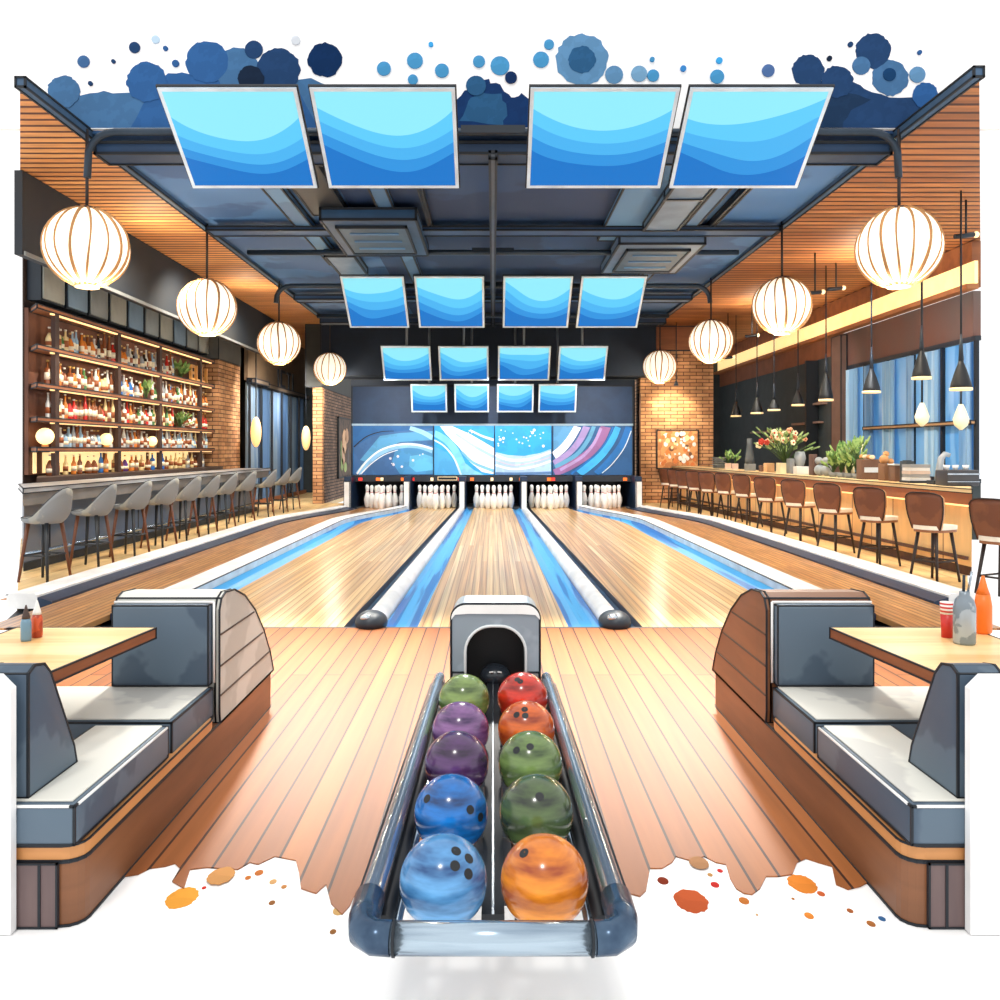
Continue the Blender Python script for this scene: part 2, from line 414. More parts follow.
for pts, c, lab in blots:
    pp = []
    for i in range(len(pts)):
        a, b = Vector(pts[i]), Vector(pts[(i+1)%len(pts)])
        for j in range(3):
            q = a.lerp(b, j/3) + Vector((random.uniform(-1.6,1.6), random.uniform(-1.6,1.6)))
            pp.append((wx(q.x, YF), max(5.035, wz(min(q.y, 128), YF))))
    lay += .001
    cx = sum(p[0] for p in pp)/len(pp); cz = sum(p[1] for p in pp)/len(pp)
    m = MB(); m.prism(pp, 'y', YF-lay, YF-.0005)
    tag(m.build('paint_blot', pm(c), loc=(cx, YF, cz)), lab, 'paint blot')
spots.sort(key=lambda q: (-q[2]))
spots_by = sorted(spots, key=lambda q: q[0])
for q in spots:
    px, py, r, c = q; i = spots_by.index(q); lay += .0004
    rr = r*YF/F; m = MB(); cx, cz = wx(px, YF), wz(py, YF)
    sh = spot_poly(rr, .05 if r > 11 else .01, 40 if r > 11 else 18)
    zc = [(cx+a, max(5.035, cz+b)) for a, b in sh]
    m.prism(zc, 'y', YF-lay, YF-.0005)
    sz = 'large' if r > 15 else 'medium' if r > 7 else 'small' if r > 3.4 else 'tiny'
    tag(m.build('paint_spot', pm(c), loc=(cx, YF, cz)), f'{sz} {cname.get(c,"blue")} round paint spot above the screens, {ordn(i)} counting from the left', 'paint spot', 'blue paint spots above the ceiling')
fl = [(182,898,15,(250,172,66),'orange'),(204,888,2.2,(215,50,40),'red'),(248,878,3,(205,120,50),'brown'),(259,873,4.2,(205,120,60),'brown'),(273,882,3.6,(228,176,116),'tan'),(284,887,2.8,(205,140,80),'tan'),
 (272,903,3.2,(160,105,60),'brown'),(339,911,6,(228,186,120),'tan'),(333,932,3.2,(165,110,60),'brown'),(663,881,5.5,(140,50,25),'dark red'),(691,901,16.5,(205,95,50),'rust red'),(715,885,4.2,(210,50,45),'red'),
 (710,875,2.6,(200,150,90),'tan'),(720,871,2.8,(215,50,50),'red'),(744,901,5,(210,125,55),'orange brown'),(802,884,13.5,(245,145,55),'orange'),(821,894,3.6,(225,110,60),'orange'),(809,916,4.4,(245,148,60),'orange'),
 (850,911,3,(185,105,55),'brown'),(871,924,4,(185,115,60),'brown'),(882,919,3.3,(70,120,175),'blue'),(793,899,1.6,(190,120,60),'brown'),(757,915,1.4,(220,170,120),'tan')]
flo = [(221,876,13,(222,160,98),'tan'),(699,863,9.5,(190,140,100),'faded tan')]
fls = sorted(fl+flo, key=lambda q: q[0])
for q in fl+flo:
    px, py, r, c, cn = q; d = 1275/(py-VY) if q in flo else (1275+.005*F)/(py-VY); i = fls.index(q)
    z0 = .0005 if q in flo else -.0049
    X = wx(px, d); rx = r*d/F; ry = r*d*d/F/(H-z0)
    rough = .06 if r > 12 else .02
    pp = [(X+a, d+b*1.35) for a, b in spot_poly(rx, rough, 36)]
    m = MB(); m.prism(pp, 'z', z0, z0+.0015)
    tag(m.build('paint_spot', pm(tuple(int(q_*.86) for q_ in c)), loc=(X, d, z0)), f'{cn} paint spot on the ground before the floor edge, {ordn(i)} counting from the left', 'paint spot', 'warm paint spots in front of the floor')

# ------------------------------------------------------------------ ceiling
ZC = 5.0
m = MB(); m.box(-4.48, 4.48, 9.4, 24.6, ZC, ZC+.12); struct(m.build('ceiling', CEIL))
m = MB(); m.prism([(-4.48,8.05),(-4.48,24.6),(-4.48,30),(-7.4,30),(-7.4,13.3),(-5.87,10.55)], 'z', ZC, ZC+.02); struct(m.build('ceiling_soffit_left', SLATS))
m = MB(); m.prism([(4.48,7.83),(8.2,14.3),(8.2,30),(4.48,30)], 'z', ZC, ZC+.02); struct(m.build('ceiling_soffit_right', SLATS2))
for sd, y in ((-1,8.05),(1,7.83)):
    m = MB(); m.box(sd*4.43, sd*4.52, y, 24.6, ZC-.06, ZC+.03); struct(m.build('trim_4' if sd < 0 else 'trim_5', mat('edge_rail', (60, 90, 120), .5), ink=.02))
# dark central field and strips
m = MB(); m.box(-2.05, 2.3, 9.6, 24.55, ZC-.012, ZC-.001); struct(m.build('ceiling_field', CEILD))
n = 6
for x0, x1, y0, y1, mt in ((-3.0,-2.75,9.45,15.6,STRIP),(-2.6,-2.1,9.45,12.3,BLACK),(-1.62,-1.4,9.45,17.5,STRIP),(-.98,-.93,9.45,13.5,INK),(1.7,2.3,9.45,13.8,STRIP),(2.9,3.1,9.45,17.5,STRIP),(3.3,3.36,9.45,16,INK)):
    m = MB(); m.box(x0, x1, y0, y1, ZC-.1, ZC-.013)
    struct(m.build('ceiling_strip_%d' % n, mt, ink=.025)); n += 1
m = MB(); m.box(-4.4, 4.4, 9.4, 9.75, ZC-.22, ZC-.1); struct(m.build('ceiling_beam_front', mat('beam_blue', (26, 58, 92), .6), ink=.03))
m = MB(); m.box(-4.35, 4.35, 12.9, 13.25, ZC-.16, ZC-.11); struct(m.build('ceiling_beam_1', mat('beam_slate', (46, 80, 120), .6), ink=.03))
m = MB(); m.box(-4.35, 4.35, 18.6, 19.0, ZC-.2, ZC-.11); struct(m.build('ceiling_beam_2', mat('beam_slate', (46, 80, 120), .6), ink=.03))
m = MB(); m.box(-4.35, 4.35, 21.4, 21.7, ZC-.3, ZC-.11); struct(m.build('ceiling_beam_3', NAVY, ink=.03))
m = MB(); m.box(-.035, .035, 9.3, 22.0, ZC-.31, ZC-.24); tag(m.build('ceiling_rail', mat('rail_grey', (76, 84, 92), .4), loc=(0, 9.3, ZC-.3), ink=.03), 'long grey ceiling rail running down the middle towards the pins', 'ceiling rail')
# cross pipes
def pipe(y, z, x1, r, drop, label):
    t = T('ceiling_pipe', label, 'pipe', (0, y, z), 'cross pipes under the ceiling')
    pts = [(-x1, y, z-drop)] if drop else []
    if drop:
        for i in range(1, 6):
            a = math.pi/2*i/5; pts.append((-x1+.3*(1-math.cos(a)), y, z-.3+.3*math.sin(a)))
        pts += [(-p[0], p[1], p[2]) for p in pts[::-1]]
    else: pts = [(-x1, y, z), (x1, y, z)]
    m = MB(); m.tube(pts, r, 10); m.build('pipe_run', mat('pipe_dark', (44, 58, 72), .35, .4), t)
    m = MB()
    for sx in (-.55, .55): m.lathe([(r*1.5,-.04),(r*1.5,.04)], (0,0,0), 10)
    m = MB()
    m.box(-.35, .35, y-.04, y+.04, z-.02, z+r*1.6); m.build('bracket', DARK, t)
    return t
pipe(9.28, ZC-.03, 4.43, .04, .5, 'thick dark pipe along the ceiling front, bent down to the biggest lanterns')
pipe(14.2, ZC-.2, 4.1, .045, 0, 'dark straight pipe crossing the ceiling behind the square air vents')
pipe(17.35, ZC-.15, 4.43, .05, .35, 'dark pipe bent down to the third lanterns, above the second screen row')
pipe(20.3, ZC-.3, 4.2, .05, 0, 'dark pipe crossing the ceiling furthest back above the third screen row')
# ceiling cassettes
def cassette(cx, cy, label, mt):
    t = T('air_vent', label, 'air vent', (cx, cy, ZC-.2), 'square ceiling air vents')
    m = MB(); m.box(cx-.68, cx+.68, cy-1.1, cy+1.1, ZC-.28, ZC-.11); m.build('casing', mt, t, bevel=.03, ink=.035)
    m = MB(); m.box(cx-.5, cx+.5, cy-.8, cy+.8, ZC-.31, ZC-.28); p = m.build('vent_panel', mat('vent_slate', (62, 88, 108), .5), t, ink=.03)
    for i in range(3):
        m = MB(); m.box(cx-.36, cx+.36, cy-.5+i*.45, cy-.42+i*.45, ZC-.325, ZC-.31); m.build('louvre', STRIP, p)
cassette(-1.75, 13.0, 'slate blue square air vent on the left half of the ceiling', mat('vent_case', (40, 74, 108), .5))
cassette(2.65, 14.4, 'grey square air vent on the right half of the ceiling', mat('vent_case2', (88, 110, 136), .5))
def duct(cx, y0, y1, w, label):
    t = T('air_duct', label, 'air duct', (cx, y0, ZC-.3), 'ceiling ducts')
    m = MB(); m.box(cx-w/2, cx+w/2, y0, y1, ZC-.22, ZC-.105); m.build('duct_body', mat('duct_grey', (96, 124, 152), .5, c2=(80, 106, 132)), t, ink=.035)
    m = MB()
    k = int((y1-y0)/1.2)
    for i in range(1, k): m.box(cx-w/2-.02, cx+w/2+.02, y0+i*1.2, y0+i*1.2+.05, ZC-.24, ZC-.115)
    m.build('duct_seam', DARK, t)
duct(2.5, 9.9, 12.7, .5, 'grey metal duct in front of the right air vent')
duct(-2.6, 14.4, 15.9, .5, 'grey metal duct behind the left air vent')

# ------------------------------------------------------------------ screens
def screenmat():
    m = bpy.data.materials.new('screen_glow'); t = NT(m); b = t.b
    tc = t.new('ShaderNodeTexCoord'); sp = t.new('ShaderNodeSeparateXYZ'); oi = t.new('ShaderNodeObjectInfo')
    t.link(tc.outputs['Generated'], sp.inputs[0])
    no = t.new('ShaderNodeTexNoise', noise_dimensions='4D'); no.inputs['Scale'].default_value = 1.1; no.inputs['Detail'].default_value = 0
    mu = t.new('ShaderNodeMath', operation='MULTIPLY'); mu.inputs[1].default_value = 40
    t.link(oi.outputs['Random'], mu.inputs[0]); t.link(mu.outputs[0], no.inputs['W']); t.link(tc.outputs['Generated'], no.inputs['Vector'])
    # bowl shape: v - k*(u-c)^2
    su = t.new('ShaderNodeMath', operation='SUBTRACT'); su.inputs[1].default_value = .5; t.link(sp.outputs[0], su.inputs[0])
    sq = t.new('ShaderNodeMath', operation='MULTIPLY'); t.link(su.outputs[0], sq.inputs[0]); t.link(su.outputs[0], sq.inputs[1])
    k = t.new('ShaderNodeMath', operation='MULTIPLY_ADD'); k.inputs[1].default_value = -.8; t.link(sq.outputs[0], k.inputs[0]); t.link(sp.outputs[2], k.inputs[2])
    ad = t.new('ShaderNodeMath', operation='MULTIPLY_ADD'); ad.inputs[1].default_value = .55; t.link(no.outputs[0], ad.inputs[0]); t.link(k.outputs[0], ad.inputs[2])
    cr = t.new('ShaderNodeValToRGB'); cr.color_ramp.interpolation = 'CONSTANT'
    e = cr.color_ramp.elements; e[0].position = 0; e[0].color = lin((28,120,205)); e[1].position = .42; e[1].color = lin((52,152,228))
    for p, c in ((.56,(78,184,246)),(.72,(98,208,255)),(.9,(150,240,255))):
        q = e.new(p); q.color = lin(c)
    t.link(ad.outputs[0], cr.inputs[0])
    em = b.inputs['Emission Color']; t.link(cr.outputs[0], em); b.inputs['Emission Strength'].default_value = SCR
    b.inputs['Base Color'].default_value = lin((10,30,50)); b.inputs['Roughness'].default_value = .5; b.inputs['Specular IOR Level'].default_value = .1
    return m
EXPO = .3
SCR = .98/2**EXPO
SCREEN = screenmat()
FRAME = mat('screen_frame', (208, 226, 240), .35, .3)
rows = [
 ('biggest', 8.0, 8.96, 87, 187, [(153,297,197,317),(312,455,327,459),(530,680,527,660),(688,833,671,797)]),
 ('second row', 16.3, 17.45, 276, 327, [(340,403,350,410),(412.5,484,420.5,484.5),(503,573,503,568),(581,647,576.5,637)]),
 ('third row', 20.0, 20.6, 346, 380, [(378.6,429,386,433),(437,488,441,489),(498,552,498,548),(560.5,610,556,603)]),
 ('smallest', 21.45, 21.75, 384, 412, [(409,446,413,448),(454,489,455,489),(497,534,497,533),(540,578,537,575)])]
posn = ['left outer', 'left inner', 'right inner', 'right outer']
for rname, d1, d2, y1, y2, xs in rows:
    for i, (a, b, c, e) in enumerate(xs):
        p0, p1 = at(a, y1, d1), at(b, y1, d1); q0, q1 = at(c, y2, d2), at(e, y2, d2)
        xl, xr = (p0.x+q0.x)/2, (p1.x+q1.x)/2
        zt, zb = p0.z, q0.z
        ctr = Vector(((xl+xr)/2, (d1+d2)/2, (zt+zb)/2))
        w = xr-xl; hh = math.hypot(d2-d1, zt-zb); tilt = math.atan2(d2-d1, zt-zb)
        t = T('video_screen', f'{rname if rname!="biggest" else "biggest front"} row tilted blue video screen, {posn[i]} of four' if 'row' not in rname else f'tilted blue video screen in the {rname}, {posn[i]} of four', 'screen', ctr, 'blue screens under the ceiling')
        t.rotation_euler = (-0.0, 0, 0)
        fr = .035 if d1 < 9 else .04
        def loc_build(mb, nm, mt, parent, **kw):
            o = mb.build(nm, mt, None, **kw); o.parent = parent; return o
        m = MB()
        m.box(-w/2, w/2, -.02, .012, hh/2-fr, hh/2); m.box(-w/2, w/2, -.02, .012, -hh/2, -hh/2+fr)
        m.box(-w/2, -w/2+fr, -.02, .012, -hh/2+fr, hh/2-fr); m.box(w/2-fr, w/2, -.02, .012, -hh/2+fr, hh/2-fr)
        o = loc_build(m, 'screen_frame', FRAME, t)
        m = MB(); g = fr*.38
        m.box(-w/2-g, w/2+g, .0, .025, -hh/2-g, hh/2+g); loc_build(m, 'back_casing', INK, t)
        m = MB(); m.box(-w/2+fr, w/2-fr, -.02, -.002, -hh/2+fr, hh/2-fr)
        loc_build(m, 'screen_panel', SCREEN, t)
        t.rotation_euler = (tilt, 0, 0)
        # hanging rod (upright in the world)
        m = MB(); top = (ZC-.1) - ctr.z
        rx = 0
        yb = .1
        A = Vector((rx, .06, .1)); R = Matrix.Rotation(-tilt, 3, 'X')
        B = A + R @ Vector((0, .22 if d1 < 9 else .1, top))
        if d1 < 9: B = A + R @ Vector((0, 1.05, .42))
        m.tube([A, B], .028, 8)
        loc_build(m, 'hanging_rod', mat('rod_grey', (120, 128, 134), .35, .5), t)

# ------------------------------------------------------------------ mask wall, mural and pin bays
YM = 22.45
PB = .84
zt, zb = wz(425, YM), wz(475, YM)
ztop = wz(386, YM)
xl, xr = wx(352, YM), wx(633, YM)
m = MB(); m.box(xl, xr, YM+.02, 24.5, zt, ztop); struct(m.build('wall_above_mural', mat('fascia_navy', (26, 54, 86), .6), ink=.03))
m = MB(); m.box(xl, xr, YM-.03, YM+.06, zt-.02, zt+.035); struct(m.build('trim_12', mat('pale_line', (150, 178, 196), .5)))
m = MB(); m.box(-4.1, 4.1, 24.55, 24.7, -.1, 5.0); struct(m.build('wall_back', mat('wall_navy', (16, 32, 50), .7)))
m = MB(); m.box(-4.74, 4.48, 23.4, 24.5, ztop+.35, 4.99); struct(m.build('wall_back_header', mat('wall_navy', (16, 32, 50), .7), ink=.03))
# mural panels with flat painted bands
mw = mat('mural_white', (236, 240, 248), .5); 
def mm(c): return mat('mural_%d_%d_%d' % c, c, .5, c2=tuple(min(255, int(x*1.06)) for x in c), scale=2.5, hard=True)
edges = [352.5, 433.5, 494.5, 552, 632.5]
base = [(28,98,158), (48,165,240), (44,165,245), (38,92,145)]
def circ(cx, cy, r, a0, a1, n=16, ry=None):
    ry = ry or r
    return [(cx+r*math.cos(math.radians(a0+(a1-a0)*i/n)), cy-ry*math.sin(math.radians(a0+(a1-a0)*i/n))) for i in range(n+1)]
def band(cx, cy, r1, r2, a0, a1, k=1.0): return circ(cx,cy,r1,a0,a1,ry=r1*k)+circ(cx,cy,r2,a1,a0,ry=r2*k)
def stroke(pts, w0, w1=None):
    w1 = w1 if w1 is not None else w0; pts = [Vector(p) for p in pts]; L = []; Rr = []
    # smooth by quadratic resampling
    P = []
    n = len(pts)
    for i in range(n-1):
        a = pts[max(i-1,0)]; b = pts[i]; c = pts[i+1]; d = pts[min(i+2,n-1)]
        for j in range(5):
            t = j/5
            P.append(.5*((2*b)+(c-a)*t+(2*a-5*b+4*c-d)*t*t+(3*b-a-3*c+d)*t**3))
    P.append(pts[-1])
    for i, p in enumerate(P):
        d = (P[min(i+1,len(P)-1)]-P[max(i-1,0)]).normalized(); q = Vector((-d.y, d.x)); w = (w0+(w1-w0)*i/(len(P)-1))/2
        L.append(tuple(p+q*w)); Rr.append(tuple(p-q*w))
    return L+Rr[::-1]
art = {0: [
   ([(354,476),(354,447),(372,436),(392,432),(433,428),(433,476)], (56,104,158)),
   ([(360,460),(380,436),(400,433),(433,431),(433,440),(400,442),(384,450),(372,464)], (84,160,205)),
   ([(396,448),(412,444),(433,446),(433,474),(400,474),(392,462)], (70,146,200)),
   ([(410,456),(424,454),(433,457),(433,470),(416,472),(409,466)], (96,184,226)),
   (stroke([(358,474),(368,462),(382,452),(400,446),(418,446),(433,451)], 5, 5), (140,200,236)),
   (stroke([(357,474),(367,461),(381,450),(400,444.5),(418,445),(433,449)], 1.6, 2.2), (238,244,250)),
   (stroke([(361,474),(371,464),(384,455),(398,450)], 1.2, .8), (230,240,250)),
   (stroke([(410,428),(422,432),(433,438)], 4, 5), (150,205,238)),
   (stroke([(354,447),(366,437),(380,432),(394,431)], 1.4, .6), (14,30,52))],
 1: [([(434,446),(446,452),(456,464),(462,475),(434,475)], (74,164,222)),
   (stroke([(434,433),(446,440),(456,452),(466,475)], 6, 8), (120,205,240)),
   (stroke([(434,440),(444,446),(454,458),(461,475)], 1.5, 2), (210,235,250)),
   ([(440,426),(452,426),(470,434),(494,448),(494,474),(482,472),(470,462),(458,446),(446,434)], (240,243,250)),
   (stroke([(456,434),(474,446),(494,457)], 2.0, 3.0), (176,214,244)),
   (stroke([(462,452),(474,463),(494,471)], 2.0, 3.0), (120,190,232)),
   ([(464,462),(474,470),(484,475),(462,475)], (130,200,232)),
   (stroke([(470,430),(482,436),(494,440)], 1.6, 2.6), (210,228,246))],
 2: [([(495.5,452),(508,455),(524,456),(540,453),(551,449),(551,475),(495.5,475)], (170,204,238)),
   (stroke([(495.5,455),(510,460),(530,459),(551,452)], 2.6), (240,240,246)),
   (stroke([(495.5,465),(512,469),(532,467),(551,461)], 2.2), (236,240,248)),
   (stroke([(495.5,460),(512,465),(530,463),(551,457)], .9), (214,196,206)),
   (stroke([(495.5,473.3),(520,473.6),(551,472.6)], 2.4), (90,130,180))],
 3: [([(553.5,426),(562,426),(575,426),(566,440),(553.5,452)], (84,150,196)),
   (stroke([(578,426),(571,438),(563,448),(553.5,456)], 7, 8), (240,240,246)),
   (stroke([(587,426),(580,440),(569,453),(553.5,463)], 7, 5), (160,142,196)),
   (stroke([(594,426),(588,440),(576,455),(555,467)], 4, 4), (90,160,196)),
   (stroke([(606,426),(600,440),(588,454),(568,467),(554,473)], 10, 7), (150,104,156)),
   (stroke([(601,428),(594,443),(582,457),(560,470)], 3, 3), (176,150,200)),
   (stroke([(618,427),(611,442),(598,458),(578,474)], 6, 9), (60,176,240)),
   (stroke([(613,427),(606,442),(594,456),(571,474)], 1.6, 2), (24,112,190)),
   (stroke([(629,427),(622,444),(610,460),(596,474)], 7, 6), (30,116,190)),
   (stroke([(631,431),(624,448),(612,464),(602,473)], 1, .8), (210,232,248))]}
for i in range(4):
    x0, x1 = edges[i], edges[i+1]
    lab = ['deep blue mural panel with a pale arc, leftmost of four', 'blue mural panel crossed by a broad white sweep', 'blue mural panel of white specks over pale waves', 'mural panel with white, purple and cyan diagonal sweeps'][i]
    X0, X1 = wx(x0, YM)+.012, wx(x1, YM)-.012
    t = T('mural_panel', lab, 'mural panel', ((X0+X1)/2, YM, zb), 'painted panels above the pins')
    m = MB(); m.box(X0, X1, YM, YM+.05, zb, zt-.02); m.build('board', mm(base[i]), t)
    for j, (pts, c) in enumerate(art[i]):
        pp = [(min(X1, max(X0, wx(px, YM))), min(zt-.03, max(zb+.005, wz(py, YM)))) for px, py in pts]
        m = MB(); m.prism(pp, 'y', YM-.003*(j+1), YM-.003*(j+1)+.0028)
        m.build('painted_band', mm(c), t)
    m = MB()
    sp = {0: 10, 1: 7, 2: 26, 3: 0}[i]
    reg = {0:(388,430,452,470,.9),1:(468,492,428,438,1.0),2:(498,548,430,447,1.0),3:(0,1,0,1,1)}[i]
    for j in range(sp):
        q = (random.uniform(reg[0], reg[1]), random.uniform(reg[2], reg[3])); r = random.choice([.5,.7,.9,1.5])*reg[4]
        c = at(q[0], q[1], YM); rr = r*YM/F
        m.prism([(c.x+rr*math.cos(a*math.pi/4), c.z+rr*math.sin(a*math.pi/4)) for a in range(8)], 'y', YM-.036, YM-.034)
    if sp: tag(m.build('painted_specks', mw, t), kind='stuff')
    for xa_ in (X0-.016, X1):
        m = MB(); m.box(xa_, xa_+.016, YM-.04, YM+.05, zb, zt-.02); m.build('joint', NAVY, t)
# light strip under the mural
t = T('pin_deck_header', 'dark header bar under the mural with small red and orange lamps', 'header bar', ((xl+xr)/2, YM, zb-.18))
m = MB(); m.box(xl+.05, xr-.05, YM-.06, YM+.1, zb-.17, zb-.01); m.build('bar', mat('header_dark', (36, 44, 54), .5), t)
for px, c in ((360.5,'r'),(378,'o'),(382,'c'),(403,'o'),(412.5,'r'),(432,'c'),(460,'r'),(472,'o'),(492,'c'),(511,'c'),(521,'o'),(549,'o'),(553,'r'),(580,'o'),(625,'o')):
    mt = {'r': mat('lamp_red', (220,50,40), .4, emit=(230,50,40), es=.8), 'o': mat('lamp_orange', (240,110,40), .4, emit=(240,110,40), es=.8), 'c': mat('lamp_cream', (250,220,170), .4, emit=(250,220,170), es=.8)}[c]
    c0 = at(px, 479.2, YM-.06); m = MB(); w = .05 if c != 'c' else .035
    m.box(c0.x-w, c0.x+w, YM-.09, YM-.06, c0.z-.04, c0.z+.04); m.build('indicator_lamp', mt, t)
m = MB(); m.box(-1.45, -.95, YM-.08, YM-.061, zb-.13, zb-.05); m.build('vent_slot', BLACK, t, ink=.01, inkmat=mat('lamp_cream', (250,220,170)))
# bays: dividers between the five pin decks
bx = [-3.72, -2.2, -.79, .79, 2.2, 3.72]
for i, x in enumerate(bx):
    t = T('bay_divider', f'white post between the pin bays, {ORD[i]} counting from the left', 'post', (x, 21.2, 0), 'white bay posts')
    m = MB(); m.box(x-.07, x+.07, 21.6, 21.75, -.1, .7); m.build('post', WHITE, t, ink=.012)
    m = MB(); m.box(x-.09, x+.09, 21.76, 24.4, -.1, .82); m.build('side_board', NAVY, t)
m = MB(); m.box(-3.8, 3.8, 24.35, 24.5, -.1, 1.2); tag(m.build('pin_pit_curtain', mat('pit_dark', (20, 28, 38), .8), loc=(0, 24.35, -.1)), 'dark curtain closing the pit behind all the pins', 'pit curtain')
m = MB(); m.box(-3.8, 3.8, 22.4, 24.34, -.1, -.02); struct(m.build('floor_pin_deck', mat('deck_grey', (96, 100, 104), .35)))
# pins
prof = [(.045,0),(.058,.02),(.085,.12),(.092,.19),(.082,.27),(.052,.36),(.038,.41),(.04,.45),(.052,.50),(.054,.54),(.042,.575),(.018,.595)]
prof = [(r*.95, z*1.0) for r, z in prof]
pin = T('bowling_pin', 'x', 'bowling pin', (0,0,0), 'bowling pins')
m = MB(); m.lathe(prof, n=12); m.build('pin_body', mat('pin_white', (246, 246, 242), .3, emit=None), pin)
m = MB(); m.lathe([(.0385,.403),(.0385,.418)], n=12); m.build('neck_stripe', mat('pin_stripe', (200, 60, 50), .4), pin)
cx5 = [-2.83, -1.46, .02, 1.46, 2.83]
ln = ['outer left', 'left inner', 'middle', 'right inner', 'outer right']
first = True
for li, cx in enumerate(cx5):
    for r in range(4):
        for k in range(r+1):
            x = cx + (k-r/2)*.30; y = 21.45+r*.24
            nm = {0:'head pin'}.get(r, f'{ORD[k]} pin from the left in the {["","second","third","back"][r]} row')
            lab = f'white bowling pin, {nm}, {ln[li]} lane'
            if first: pin.location = (x, y, 0); pin['label'] = lab; first = False
            else: clone(pin, (x, y, 0), 0, lab)

# ------------------------------------------------------------------ left side: bulkhead, shelves, bar
m = MB(); m.box(-5.97, -5.87, 10.6, 23.7, 3.94, 4.99); struct(m.build('wall_left_bulkhead', mat('bulkhead_dark', (20, 34, 48), .7, c2=(40, 42, 44), scale=.5)))
m = MB(); m.box(-5.85, -5.83, 10.6, 23.7, 3.93, 3.98); struct(m.build('trim_13', mat('bulkhead_line', (120, 124, 124), .5)))
m = MB(); m.box(-7.17, -7.15, 12.95, 29.9, 0, 4.99); struct(m.build('wall_left', mat('wall_brown_dark', (52, 38, 34), .8)))
pan_y = 12.9
for i in range(10):
    y = 13.0 + i*.77
    t = T('wall_cabinet', f'grey square wall cabinet above the bottle shelves, {ORD[i]} from the near end', 'cabinet', (-7, y, 3.75), 'grey cabinets above the bottles')
    m = MB(); m.box(-7.14, -6.93, y+.03, y+.74, 3.80, 4.6); m.build('cabinet_box', DARK, t)
    m = MB(); m.box(-6.93, -6.9, y+.06, y+.71, 3.83, 4.57); m.build('door', [mat('cab_a', (110,136,162), .5), mat('cab_b', (130,138,142), .5), mat('cab_c', (150,154,150), .5)][(i*7+2) % 3], t, bevel=.03)
sh = T('bar_shelving', 'long brown wooden bottle shelving on the left wall', 'shelving', (-6.95, 13, 0))
SZ = [3.67, 3.07, 2.5, 1.99, 1.54]
SW = mat('shelf_wood', (164, 104, 66), .55, c2=(142, 88, 56), scale=2, stretch=(4,.6,4))
m = MB(); m.box(-7.14, -7.08, 12.95, 20.6, 1.12, 3.67); m.build('back_panel', mat('shelf_back', (120, 76, 54), .8, c2=(84, 54, 44), scale=1.5), sh)
for i, z in enumerate(SZ):
    m = MB(); y0, y1 = 12.75, 20.62
    m.prism([(-7.07,13.0),(-6.76,12.6),(-6.76,y1),(-7.07,y1)], 'z', z-.06, z); m.build('shelf', SW, sh, ink=.018)
    m = MB(); m.box(-6.83, -6.79, 13.1, y1-.1, z-.085, z-.061)
    m.build('light_strip', mat('warm_strip', (255, 214, 150), .5, emit=(255, 205, 140), es=1.1), sh)  # glowing bar added under each shelf to light the bottles
for px in (60, 122, 163, 203):
    d = dfor(px, -6.74)
    m = MB(); m.box(-6.85, -6.78, d-.06, d+.06, 1.105, 3.66); m.build('upright', mat('upright_wood', (66, 44, 36), .6), sh)
ys = [12.95]+[dfor(px, -6.74) for px in (60,122,163,203)]
for a, b in zip(ys, ys[1:]):
    m = MB(); m.box(-7.07, -7.05, a+.1, b-.1, 1.14, 1.46); m.build('backlit_panel', mat('backlit_cream', (250, 226, 170), .6, emit=(255, 224, 160), es=.7), sh)
m = MB(); m.prism([(-7.07,13.2),(-6.55,12.2),(-6.55,20.62),(-7.07,20.62)], 'z', 0, 1.1)
t = tag(m.build('back_counter', mat('back_counter', (80, 62, 54), .6), loc=(-6.8, 13, 0)), 'dark back counter under the bottle shelves', 'counter')
# bottles
bcols = {'brown': (132,74,40), 'amber': (214,128,52), 'green': (72,120,66), 'clear': (214,218,214), 'red': (196,44,36), 'blue': (44,110,190), 'cream': (236,214,160), 'black': (30,30,36), 'grey': (150,156,162), 'pale blue': (150,186,214), 'purple': (104,66,140)}
shapes = {'slim': [(.035,0),(.036,.02),(.036,.24),(.016,.31),(.014,.4),(.017,.405),(.017,.43)],
 'round': [(.045,0),(.052,.03),(.052,.16),(.03,.23),(.014,.27),(.014,.34),(.018,.345),(.018,.37)],
 'square-shouldered': [(.042,0),(.044,.01),(.044,.25),(.018,.27),(.016,.35),(.019,.355),(.019,.38)],
 'tall': [(.03,0),(.032,.02),(.032,.28),(.014,.38),(.012,.46),(.015,.465),(.015,.485)]}
BP = {}
def bottle_mesh(sn, cn):
    if (sn, cn) in BP: return BP[(sn, cn)]
    m = MB(); pr = shapes[sn]
    m.lathe(pr[:5], n=10, k=0); m.lathe(pr[5:], n=10, k=1)
    hh = pr[2][1]; r = pr[2][0]
    m.lathe([(r*1.03, hh*.35), (r*1.03, hh*.78)], n=10, k=2)
    glass = mat('bottle_'+cn.replace(' ','_'), bcols[cn], .18, spec=.7)
    capm = mat('cap_'+random.choice(['gold','dark','white']), random.choice([(210,170,90),(40,36,36),(230,226,214)]), .4)
    lab = mat('label_'+random.choice('ab'), random.choice([(240,230,205),(222,190,140)]), .7)
    o = m.build('bottle', [glass, capm, lab if cn not in ('clear','cream') else mat('label_brown', (150,84,46), .7)])
    BP[(sn, cn)] = o.data; bpy.data.objects.remove(o); return BP[(sn, cn)]
rown = ['top shelf', 'second shelf down', 'third shelf down', 'fourth shelf down', 'back counter']
